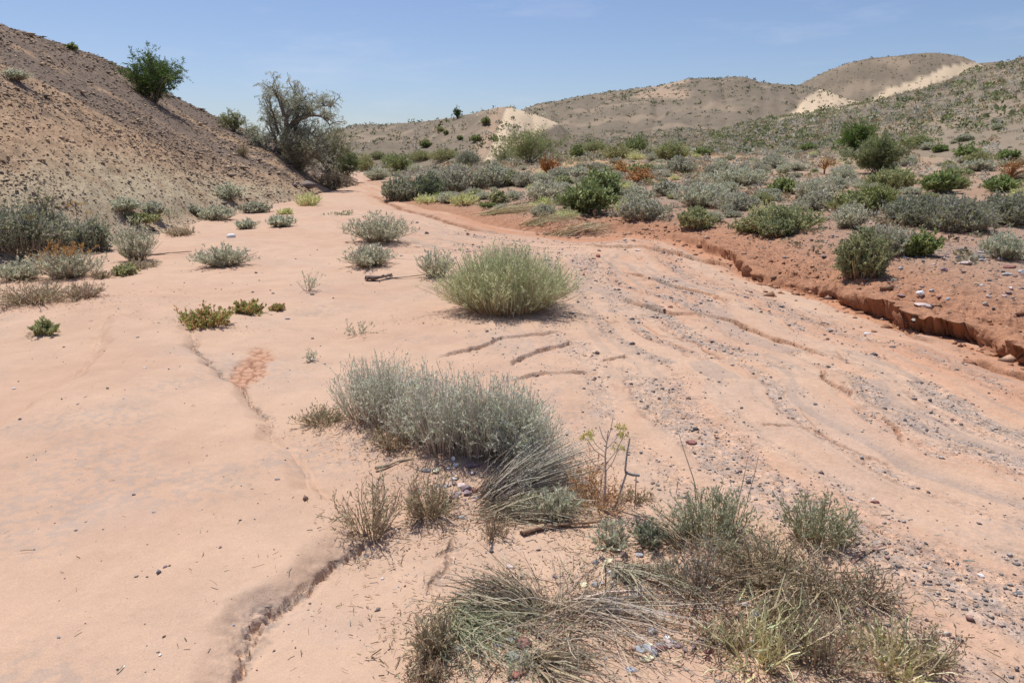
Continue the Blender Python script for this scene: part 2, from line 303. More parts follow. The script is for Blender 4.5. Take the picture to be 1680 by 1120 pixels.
def ground_mat():
    m, nt, N, L = nodes('desert_ground'); out = N("ShaderNodeOutputMaterial"); at = N("ShaderNodeAttribute"); at.attribute_name = 'Col'
    a2 = N("ShaderNodeAttribute"); a2.attribute_name = 'coarse'; tcx = N("ShaderNodeTexCoord")
    # grain at three sizes, the coarse ones only where the ground is stony
    def noise(sc, det=3, ro=.6):
        n = N("ShaderNodeTexNoise"); n.inputs['Scale'].default_value = sc; n.inputs['Detail'].default_value = det; n.inputs['Roughness'].default_value = ro; L(tcx.outputs['Object'], n.inputs['Vector']); return n
    def math_(op, a, b=None, cl=False):
        q = N("ShaderNodeMath"); q.operation = op; q.use_clamp = cl
        for i, v in enumerate((a, b)):
            if v is None: continue
            if isinstance(v, (int, float)): q.inputs[i].default_value = v
            else: L(v, q.inputs[i])
        return q.outputs[0]
    nf = noise(190, 2); nm = noise(38, 3); nl = noise(3.2, 4); nh = noise(9, 4, .7)
    f = math_('MULTIPLY', math_('SUBTRACT', nf.outputs[0], .5), .55)
    c1 = math_('MULTIPLY', math_('MULTIPLY', math_('SUBTRACT', nm.outputs[0], .5), 1.5), a2.outputs['Fac'])
    c2 = math_('MULTIPLY', math_('MULTIPLY', math_('SUBTRACT', nh.outputs[0], .5), 1.1), a2.outputs['Fac'])
    c3 = math_('MULTIPLY', math_('SUBTRACT', nl.outputs[0], .5), .34)
    v = math_('ADD', math_('ADD', f, c1), math_('ADD', math_('ADD', c2, c3), 1.0))
    hs = N("ShaderNodeHueSaturation"); L(at.outputs['Color'], hs.inputs['Color']); L(v, hs.inputs['Value'])
    b = N("ShaderNodeBsdfPrincipled"); b.inputs['Roughness'].default_value = .95; b.inputs['Specular IOR Level'].default_value = .08; L(hs.outputs[0], b.inputs['Base Color'])
    bp = N("ShaderNodeBump"); bp.inputs['Strength'].default_value = .75; bp.inputs['Distance'].default_value = .006
    hsum = math_('ADD', math_('MULTIPLY', nf.outputs[0], .35), math_('MULTIPLY', math_('MULTIPLY', nm.outputs[0], 2.2), math_('ADD', a2.outputs['Fac'], .12)))
    L(hsum, bp.inputs['Height']); bp2 = N("ShaderNodeBump"); bp2.inputs['Strength'].default_value = .6; bp2.inputs['Distance'].default_value = .06
    L(math_('MULTIPLY', nh.outputs[0], a2.outputs['Fac']), bp2.inputs['Height']); L(bp2.outputs[0], bp.inputs['Normal']); L(bp.outputs[0], b.inputs['Normal'])
    L(b.outputs[0], out.inputs[0]); return m
GROUND = ground_mat()

# ------------------------------------------------------------------ ground sheet (polar grid, one continuous sheet cut into named regions)
def mixc(a, b, t): return a+(b-a)*t[..., None]
SAND = np.array([.505, .345, .245]); REDS = np.array([.38, .18, .10]); GRAVC = np.array([.33, .265, .225]); PLAIN = np.array([.34, .225, .16])
TAN = np.array([.40, .27, .17]); DGREY = np.array([.14, .112, .095]); CREAM = np.array([.58, .45, .31]); PALE = np.array([.41, .335, .225]); FARB = np.array([.185, .148, .108])
def gravel_mask(x, y, D):
    u, al = D['u'], D['al']
    n = .70*fbm(u*5.5+.7*fbm(x*1.0, y*1.0, 101, 3), al*.45, 102, 4)+.45*fbm(u*1.7, al*.2, 107, 2); n2 = fbm(x*4.5, y*4.5, 103, 3)
    band = ss(.45, 1.0, u)*ss(4.9, 3.0, u+.6*fbm(x*.4, y*.4, 104, 2))*ss(24, 12, D['r'])
    return band*ss(-.14, .42, n+.40*n2), band
def ground_colours(x, y, z, D):
    u, al, w, reg, t, r = D['u'], D['al'], D['w'], D['reg'], D['t'], D['r']
    g, band = gravel_mask(x, y, D)
    big = fbm(x*.35, y*.35, 111, 3)[..., None]; col = SAND*(1+.05*big)*np.ones(x.shape+(3,))
    pk = ss(-.2, .6, fbm(x*.9+3, y*.9, 112, 3)); col = mixc(col, SAND*np.array([.93, .87, .86]), pk*.6)
    grit = ss(.12, .5, fbm(x*.8+9, y*1.1, 113, 4))*ss(-.2, .3, fbm(x*30, y*30, 110, 2)); col = mixc(col, GRAVC*1.05, grit*.5*ss(12, 7, r)); thin = ss(.1, .5, fbm(x*1.3, y*1.3, 113, 4))*ss(3, 5, r)*.0+ss(.15, .55, fbm(x*1.1+7, y*1.4, 114, 4))*.35; col = mixc(col, GRAVC*1.25, thin*.55)
    redn = ss(-.05, .45, fbm(u*2.0+1, al*.16, 115, 3)+.12)
    redm = np.clip(ss(1.5, .2, u)*.9*ss(-.3, .2, fbm(u*3, al*.2, 116, 3)+.1)+ss(4.0, 1.0, u)*redn*.22, 0, 1)
    col = mixc(col, REDS*1.15, redm*ss(4.5, 3, u)*.85*(.45+.55*ss(30, 14, r))); col = mixc(col, GRAVC*1.1, g*ss(-.25, .3, fbm(x*22, y*22, 108, 2))*.75)
    col = mixc(col, REDS*.62, np.clip(D['crk']**2*1.1, 0, 1)*.75*ss(6, 4.5, u)); spk = ss(-.1, .35, fbm(x*45, y*45, 120, 2)); col = mixc(col, GRAVC*.85, D['drk']*spk*.75*ss(3.0, 4.5, u)); col = mixc(col, np.array([.50, .25, .15]), D['mud']*.65); col = mixc(col, np.array([.20, .10, .06]), D['joint']*.7)  # crack cores painted dark red-brown, standing in for shade inside the grooves
    fl = ss(0, .8, D['u'])*ss(5, 2.5, D['u'])*ss(26, 14, D['r'])*(D['w'] < 0); ln = fbm(u*11+1.1*fbm(x*1.5, y*1.5, 105, 3), al*.9, 106, 3); col = mixc(col, REDS*1.45, fl*ss(.15, .45, ln)*.22); col = mixc(col, GRAVC*.95, fl*ss(-.12, -.42, ln)*.5); col = mixc(col, REDS*.75, np.clip(D['rill']*.7*(D['w'] < 0), 0, 1))
    pl = mixc(PLAIN*(1+.10*fbm(x*.8, y*.8, 117, 3)[..., None]), REDS, ss(2.6, .2, w)*.65+.12)
    pl = mixc(pl, np.array([.30, .235, .19]), ss(-.1, .5, fbm(x*.5, y*.5, 118, 4))*ss(.8, 3, w)*.6)
    pl = mixc(pl, np.array([.38, .30, .20]), ss(12, 55, r)*.6); pl = mixc(pl, np.array([.46, .28, .15]), ss(.1, .5, fbm(x*.06, y*.06, 119, 3))*ss(25, 50, r)*.6)
    col = mixc(col, pl, ss(-.02, .05, w)*ss(40, 28, r)+ss(0, 3, w)*ss(28, 40, r)*(1-ss(40, 28, r)))
    coarse = np.clip(g*.9+.10+ss(0, .2, w)*.7+band*.15+redm*.25+D['crk']*.4, 0, 1)
    # left hill
    m = reg == 2; xm = x[m]; ym = y[m]; tm = t[m]; dd = xm*.86+ym*.30; cc = -xm*.30+ym*.86
    strk = 1.25*fbm(cc*.75, dd*.07, 121, 4)+.45*fbm(xm*2.5, ym*2.5, 122, 3); line = .34+.12*fbm(xm*.12, ym*.12, 123, 2)
    gy = np.clip(ss(line-.18, line+.16, tm)*ss(-.38, .16, strk+(tm-.45)*.7), 0, 1)
    c = mixc(mixc(TAN*(1+.12*fbm(xm*3, ym*3, 124, 3)[..., None]), PALE, ss(.30, .08, tm+.08*fbm(xm*.4, ym*.4, 125, 2))*ss(-.26, -.34, D['az'][m])), DGREY, gy*.82)
    c = mixc(c, np.array([.30, .19, .115]), ss(.15, .5, fbm(xm*1.6, ym*1.6, 126, 3))*.5*(1-gy)); col[m] = c; coarse[m] = .85
    f0 = ss(.10, 0.0, tm); col[m] = mixc(col[m], SAND*.85, f0*.7)
    for k in range(3, 8):
        m = reg == k
        if not m.any(): continue
        xm = x[m]; ym = y[m]; tm = t[m]; zm = z[m]; rm = r[m]
        a = (xm)/1.0; fw = ym*math.cos(PITCH)-(zm-CAM_H)*math.sin(PITCH); px = 840+F*xm/fw
        up = ym*math.sin(PITCH)+(zm-CAM_H)*math.cos(PITCH); py = 560-F*up/fw
        sc = {3: .10, 4: .05, 5: .04, 6: .03, 7: .1}[k]
        c = mixc(FARB*(1.08+.18*fbm(xm*sc, ym*sc, 131+k, 4)[..., None]+.16*fbm(xm*.7, ym*.7, 133+k, 3)[..., None]), np.array([.36, .27, .19]), ss(.05, .5, fbm(xm*sc*2, ym*sc*2, 141+k, 4))*.5)
        jit = 6*fbm(xm*.08, ym*.08, 151, 3)
        if k == 3:
            e = px-(830-(py-176)*.42)+jit*.7; c = mixc(c, CREAM, ss(-3, 4, e)*ss(915-(py-204)*1.9+8, 915-(py-204)*1.9-8, px)); c = mixc(c, np.array([.40, .28, .19]), ss(-40, -8, e)*ss(3, -6, e)*.8)
        if k == 4:
            e = ss(1343, 1350, px+jit+(py-143)*1.15)*ss(192, 188, py+jit*.4)*ss(141, 145, py+jit*.5); c = mixc(c, CREAM, e)
            c = mixc(c, np.array([.42, .30, .21]), ss(1030, 1060, px)*ss(1140, 1120, px)*ss(165, 158, py+jit*.5)*ss(-.2, .2, fbm(xm*.1, ym*.1, 155, 3))*.8)
        if k == 5:
            top = np.interp(px, [1420, 1470, 1500, 1560, 1600, 1630], [156, 140, 128, 108, 103, 108]); e = ss(1428, 1436, px)*ss(-1, 2, py-top+jit*1.2)*(.25+.75*ss(-.40, 0, fbm(px*.09+py*.12, py*.05, 156, 3)+.1)); c = mixc(c, CREAM, e)
        if k == 7:
            c = mixc(c, np.array([.30, .235, .17]), ss(.7, .1, tm)*.5); e = ss(1180, 1260, px)*ss(1480, 1400, px)*ss(.75, .95, tm); c = mixc(c, np.array([.48, .38, .25]), e*.6)
        col[m] = c; coarse[m] = .5
    return np.clip(col, .02, .9), coarse
def build_ground():
    azs = np.concatenate([np.arange(-180, -42, 2.5), np.arange(-42, -38.5, .25), np.arange(-38.5, 38.5, .098), np.arange(38.5, 42, .25), np.arange(42, 180.1, 2.5)])
    rs = [.4, .7, 1.0, 1.2, 1.4, 1.55]; r = 1.55
    while r < 5200:
        r *= 1+(.0036 if r < 12 else .0046 if r < 16 else .0058 if r < 62 else .010 if r < 150 else .013 if r < 560 else .12); rs.append(r)
    rs = np.array(rs); A, RR = np.meshgrid(np.radians(azs), rs, indexing='ij'); x = (RR*np.sin(A)).ravel(); y = (RR*np.cos(A)).ravel()
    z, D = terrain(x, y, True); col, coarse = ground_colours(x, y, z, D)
    # undercut lip of the cut bank: the crest leans out over the wash
    lip = np.exp(-((D['w']-.10)/.09)**2)*ss(18, 8, D['r'])*ss(.5, .1, D['coll'])*(x > 1)
    e = .05; s0 = -polyd(x+e, y, BANK)[0]; s1 = -polyd(x, y+e, BANK)[0]; s_ = -polyd(x, y, BANK)[0]
    gx = (s0-s_)/e; gy = (s1-s_)/e; gn = np.hypot(gx, gy)+1e-6; x = x-lip*.24*gx/gn; y = y-lip*.24*gy/gn; z = z+lip*.02
    fm = ss(-.12, 0, D['w'])*ss(.55, .2, D['w'])*ss(20, 9, D['r']); dl = fm*(.075*fbm(D['al']*5, z*38, 162, 3)+.045*fbm(x*14, y*14, 163, 3)); x = x-dl*gx/gn; y = y-dl*gy/gn; z = z+fm*.018*fbm(x*18, y*18, 164, 2)
    wl = ss(-.10, -.02, D['w'])*ss(.12, .06, D['w'])*ss(18, 8, D['r']); col = mixc(col, np.array([.27, .12, .065]), wl*.85)  # bank wall: wet red soil, darkened further to paint in the undercut's shade
    na, nr = len(azs), len(rs); i, j = np.meshgrid(np.arange(na-1), np.arange(nr-1), indexing='ij'); b = (i*nr+j).ravel()
    Fc = np.stack([b, b+nr, b+nr+1, b+1], -1); Fc = Fc[:, ::-1]; fr = D['reg'][b]
    names = ['wash_bed', 'ground']+HNAMES; V = np.stack([x, y, z], -1)
    print('ground verts', len(V), flush=True)
    for k, nm in enumerate(names):
        f = Fc[fr == k]
        if not len(f): continue
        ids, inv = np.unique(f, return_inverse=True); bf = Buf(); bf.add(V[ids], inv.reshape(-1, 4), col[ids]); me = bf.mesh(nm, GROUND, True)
        ca = me.attributes.new('coarse', 'FLOAT', 'POINT'); ca.data.foreach_set('value', coarse[ids].astype(np.float32))
        o = link(nm, me); o['kind'] = 'structure'
build_ground()

# ------------------------------------------------------------------ placing
_rs = np.concatenate([[1.0], np.exp(np.linspace(math.log(1.2), math.log(460), 900))])
def place(pxs, pys):
    a, f, u = ray(np.asarray(pxs, float), np.asarray(pys, float)); h = np.hypot(a, f)
    X = (a/h)[:, None]*_rs; Y = (f/h)[:, None]*_rs; Z = CAM_H+(u/h)[:, None]*_rs
    G = terrain(X, Y); d = Z-G; below = d < 0; i = np.where(below.any(1), below.argmax(1), len(_rs)-1); i = np.maximum(i, 1); k = np.arange(len(i))
    d0 = d[k, i-1]; d1 = d[k, i]; t = np.clip(d0/(d0-d1+1e-9), 0, 1); rr = _rs[i-1]+(_rs[i]-_rs[i-1])*t
    x = a/h*rr; y = f/h*rr; return np.stack([x, y, terrain(x, y)], -1)
def depth(p): return p[..., 1]*math.cos(PITCH)-(p[..., 2]-CAM_H)*math.sin(PITCH)
def project(p):
    fw = depth(p); up = p[..., 1]*math.sin(PITCH)+(p[..., 2]-CAM_H)*math.cos(PITCH); return 840+F*p[..., 0]/fw, 560-F*up/fw

# ------------------------------------------------------------------ plants
def var(rng, c, n, v=.12):
    c = np.array(c); g = 1+rng.normal(0, v, (n, 1)); return np.clip(c*g*(1+rng.normal(0, v*.35, (n, 3))), .01, .9)
def fan(seed, w, h, n, k=5, base=.25, sub=0, sublen=.25, leaf=8, ll=.02, lw=.006, sw=.004, cb=(.2, .15, .1), ct=(.3, .3, .24), cl=(.3, .33, .26), cl2=None, ls=.35, wob=.06, lean=(0, 0), dome=.85, minh=.55, flatten=0., leafup=.5, clumps=None, green=None, tipc=None):
    """stems fanning out of a base; returns (stems buffer, foliage buffer)"""
    rng = np.random.default_rng(seed); S = Buf(); L = Buf()
    ph = rng.uniform(0, 2*math.pi, n); s = np.sqrt(rng.uniform(0, 1, n)); d = np.stack([np.cos(ph), np.sin(ph)], -1)
    ragged = 1+.18*np.sin(ph*2+seed)+.12*np.sin(ph*5+seed*2)+.10*np.sin(ph*9+seed*.7)
    B = np.zeros((n, 3)); B[:, :2] = d*s[:, None]*w/2*base+rng.normal(0, .01*w, (n, 2))
    T = np.zeros((n, 3)); T[:, :2] = d*(s*ragged)[:, None]*w/2*rng.uniform(.8, 1.1, (n, 1)); T[:, 2] = h*np.sqrt(np.clip(1-(dome*s)**2, .03, 1))*rng.uniform(minh, 1.05, n)
    T[:, 0] += lean[0]*T[:, 2]; T[:, 1] += lean[1]*T[:, 2]
    if clumps is not None:
        ci = rng.integers(0, len(clumps), n); off = np.array(clumps)[ci]; B[:, :2] += off[:, :2]; T[:, :2] += off[:, :2]; T[:, 2] *= off[:, 2]
    M = B*.55+T*.45; M[:, 2] = T[:, 2]*rng.uniform(.3, .55, n)
    t = np.linspace(0, 1, k)[None, :, None]; P = (1-t)**2*B[:, None]+2*t*(1-t)*M[:, None]+t**2*T[:, None]
    ln = np.linalg.norm(T-B, axis=1)[:, None, None]; P = P+rng.normal(0, 1, P.shape)*wob*ln*t*.5
    P[..., 2] = np.maximum(P[..., 2], .002)-flatten
    W = sw*np.linspace(1.3, .5, k)[None]*rng.uniform(.6, 1.4, (n, 1)); tv = np.linspace(0, 1, k)[None, :, None]
    K = var(rng, cb, n)[:, None]*(1-tv)+var(rng, ct, n)[:, None]*tv; S.ribbons(P, W, K, rng)
    src = P
    def sample(Pp, m, lo, hi=1.0):
        i = rng.integers(0, len(Pp), m); tt = rng.uniform(lo, hi, m)*(Pp.shape[1]-1.001); j = tt.astype(int); fr = (tt-j)[:, None]
        a = Pp[i, j]; b = Pp[i, j+1]; dr = b-a; return a+dr*fr, dr/(np.linalg.norm(dr, axis=1, keepdims=True)+1e-9)
    if sub:
        m = n*sub; q, dr = sample(P, m, ls*.7); dv = dr*.6+rng.normal(0, .5, (m, 3)); dv[:, 2] += .25; dv /= np.linalg.norm(dv, axis=1, keepdims=True)
        Ls = sublen*h*rng.uniform(.4, 1.1, m)[:, None]; e = q+dv*Ls; mid = (q+e)/2+rng.normal(0, .08, (m, 3))*Ls; Q = np.stack([q, mid, e], 1); Q[..., 2] = np.maximum(Q[..., 2], .003)
        S.ribbons(Q, sw*.6*np.array([[1., .8, .5]])*np.ones((m, 1)), np.repeat(var(rng, ct, m)[:, None], 3, 1), rng); src = Q
    m = int(n*leaf)
    if m:
        q, dr = sample(src, m, ls if not sub else .1); dv = dr*.7+rng.normal(0, .5, (m, 3)); dv[:, 2] += leafup
        K = var(rng, cl, m)
        if cl2 is not None: pick = rng.uniform(0, 1, m) < .35; K[pick] = var(rng, cl2, int(pick.sum()))
        if tipc is not None: hi_ = q[:, 2] > h*.72*rng.uniform(.8, 1.1, m); K[hi_] = var(rng, tipc, int(hi_.sum()))
        L.leaves(q, dv, ll*rng.uniform(.6, 1.4, m), lw*rng.uniform(.7, 1.3, m), K, rng)
    return S, L
def lying(seed, ln, w, n, ang=0., h=.12, cb=(.32, .23, .15), ct=(.4, .34, .25), cl=(.28, .26, .18), leaf=3, ll=.015, lw=.005, sw=.005, wob=.05, fanout=.35, k=6, arch=.5):
    """brush swept flat: stems run from a root along direction ang, spreading"""
    rng = np.random.default_rng(seed); S = Buf(); L = Buf(); a = ang+rng.normal(0, fanout, n); l = ln*rng.uniform(.45, 1.05, n); st = rng.normal(0, w*.5, (n, 2))*.6
    t = np.linspace(0, 1, k)[None, :]; P = np.zeros((n, k, 3)); P[..., 0] = st[:, :1]+np.cos(a)[:, None]*l[:, None]*t; P[..., 1] = st[:, 1:]+np.sin(a)[:, None]*l[:, None]*t
    hh = h*rng.uniform(.1, 1, n)[:, None]; P[..., 2] = .006+hh*(np.sin(np.clip(t, 0, 1)*math.pi*rng.uniform(.5, .95, (n, 1)))*arch+(1-arch)*t)
    P += rng.normal(0, 1, P.shape)*wob*ln*.25*t[..., None]*np.array([1, 1, .4]); P[..., 2] = np.maximum(P[..., 2], .004)
    tv = t[..., None]; S.ribbons(P, sw*np.linspace(1.2, .4, k)[None]*rng.uniform(.5, 1.5, (n, 1)), var(rng, cb, n)[:, None]*(1-tv)+var(rng, ct, n)[:, None]*tv, rng)
    m = int(n*leaf)
    if m:
        i = rng.integers(0, n, m); tt = rng.uniform(.1, 1, m)*(k-1.001); j = tt.astype(int); q = P[i, j]+(P[i, j+1]-P[i, j])*(tt-j)[:, None]
        dv = (P[i, j+1]-P[i, j]); dv /= np.linalg.norm(dv, axis=1, keepdims=True)+1e-9; dv = dv+rng.normal(0, .8, (m, 3)); dv[:, 2] = np.abs(dv[:, 2])*.8
        L.leaves(q, dv, ll*rng.uniform(.6, 1.6, m), lw*rng.uniform(.7, 1.3, m), var(rng, cl, m), rng)
    return S, L
SG = dict(cb=(.36, .27, .19), ct=(.58, .53, .41), cl=(.62, .61, .475), cl2=(.48, .495, .34))
TYPES = {   # dens = stems per metre of width^1.5 etc. handled in make(); all sizes in metres for a plant about 1 m wide
 'sage':   dict(SG, n=520, sub=2, leaf=22, ll=.022, lw=.007, sw=.0045, ls=.3, minh=.6, wob=.05, sublen=.22),
 'grass':  dict(cb=(0.5, 0.38, 0.22), ct=(0.58, 0.6, 0.38), cl=(0.57, 0.62, 0.36), cl2=(0.66, 0.68, 0.45), n=2600, sub=1, leaf=9, ll=.024, lw=.0050, sw=.0035, ls=.35, minh=0.68, wob=.04, dome=.93, base=.55, sublen=.2),
 'dome':   dict(cb=(0.4, 0.271, 0.178), ct=(0.44, 0.397, 0.242), cl=(0.4, 0.425, 0.2), cl2=(0.52, 0.515, 0.34), n=420, sub=4, leaf=75, ll=.02, lw=.009, sw=.005, ls=0.22, minh=.86, wob=.05, dome=.92, base=0.6, sublen=.22),
 'greydome': dict(cb=(0.44, 0.344, 0.258), ct=(0.599, 0.525, 0.42), cl=(0.55, 0.53, 0.44), cl2=(0.44, 0.45, 0.27), n=420, sub=4, leaf=60, ll=.02, lw=.008, sw=.005, ls=0.22, minh=.8, wob=.06, dome=.92, base=0.6, sublen=.25),
 'darkgrey': dict(cb=(0.319, 0.254, 0.194), ct=(0.38, 0.36, 0.31), cl=(0.38, 0.375, 0.31), cl2=(0.35, 0.37, 0.18), n=420, sub=4, leaf=60, ll=.022, lw=.008, sw=.005, ls=0.2, minh=.7, wob=.07, dome=.9, base=0.6, sublen=.28),
 'olive':  dict(cb=(0.4, 0.289, 0.178), ct=(0.44, 0.38, 0.21), cl=(0.4, 0.42, 0.19), cl2=(0.48, 0.48, 0.27), n=380, sub=4, leaf=62, ll=.022, lw=.009, sw=.005, ls=0.22, minh=.7, wob=.06, dome=.9, base=0.55, sublen=.28),
 'bright': dict(cb=(0.359, 0.254, 0.162), ct=(0.319, 0.344, 0.13), cl=(0.26, 0.33, 0.12), cl2=(0.36, 0.41, 0.19), n=160, sub=4, leaf=60, ll=.035, lw=.014, sw=.006, ls=.4, minh=.6, wob=.07, dome=.85, base=.2, sublen=.3),
 'leafy':  dict(cb=(0.34, 0.236, 0.162), ct=(0.319, 0.307, 0.146), cl=(0.27, 0.315, 0.12), cl2=(0.38, 0.41, 0.22), n=200, sub=5, leaf=60, ll=.038, lw=.016, sw=.007, ls=.35, minh=.5, wob=.09, dome=.85, base=.2, sublen=.3),
 'pale':   dict(SG, n=420, sub=3, leaf=30, ll=.024, lw=.008, sw=.005, ls=.4, minh=.65, wob=.07, dome=.9, base=.35, sublen=.25),
 'dry':    dict(cb=(0.32, 0.22, 0.15), ct=(0.46, 0.37, 0.26), cl=(0.44, 0.34, 0.22), cl2=(0.42, 0.41, 0.28), n=230, sub=4, leaf=10, ll=.02, lw=.006, sw=.005, ls=.2, minh=.4, wob=.14, dome=.85, base=.3, sublen=.35),
 'straw':  dict(cb=(0.68, 0.578, 0.29), ct=(0.68, 0.68, 0.42), cl=(0.68, 0.68, 0.354), cl2=(0.599, 0.598, 0.258), n=420, sub=1, leaf=8, ll=.03, lw=.006, sw=.005, ls=.2, minh=.5, wob=.06, dome=.9, base=.4, sublen=.3),
 'orange': dict(cb=(0.68, 0.326, 0.113), ct=(0.58, 0.38, 0.2), cl=(0.6, 0.38, 0.18), cl2=(0.48, 0.27, 0.12), n=240, sub=4, leaf=26, ll=.022, lw=.010, sw=.006, ls=.35, minh=.6, wob=.08, dome=.9, base=.25, sublen=.28),
 'mat':    dict(cb=(0.519, 0.307, 0.162), ct=(0.479, 0.362, 0.194), cl=(0.4, 0.434, 0.146), cl2=(0.678, 0.362, 0.21), n=260, sub=3, leaf=40, ll=.02, lw=.011, sw=.004, ls=.1, minh=.3, wob=.1, dome=.6, base=.6, sublen=.5),
 'sparse': dict(SG, n=60, sub=3, leaf=20, ll=.018, lw=.005, sw=.0035, ls=.3, minh=.45, wob=.12, dome=.85, base=.15, sublen=.35),
}
def make(kind, seed, w, h, q=1.0, fat=1.0, **kw):
    p = dict(TYPES[kind]); p.update(kw); n = max(14, int(p.pop('n')*q*min(3.0, max(.25, w)**.9)))
    for k in ('ll', 'lw', 'sw'): p[k] *= fat
    return fan(seed, w, h, n, **p)
CATS = dict(sage='shrub', grass='bush', dome='bush', greydome='bush', darkgrey='bush', olive='bush', bright='bush', leafy='bush', pale='shrub', dry='dry bush', straw='grass tuft', orange='dry bush', mat='plant', sparse='plant')
NAMES = dict(sage='sagebrush', grass='broom_bush', dome='cushion_bush', greydome='grey_cushion_bush', darkgrey='thorn_bush', olive='olive_bush', bright='green_shrublet', leafy='leafy_bush', pale='pale_sagebrush', dry='dry_bush', straw='straw_tuft', orange='orange_dry_bush', mat='mat_plant', sparse='sparse_plant')
def put(SL, name, label, cat, loc, rz=0, group=None, parts=('stems', 'foliage'), mats=None, rot=None, scale=None):
    e = bpy.data.objects.new(name, None); C.objects.link(e); e.location = loc; e.rotation_euler = rot or (0, 0, rz)
    e.empty_display_size = .1
    if scale: e.scale = scale
    tag(e, label, cat, group); mats = mats or (TWIG, LEAF)
    for b, pn, mt in zip(SL, parts, mats):
        if b.V: link(pn, b.mesh(pn, mt), e)
    return e

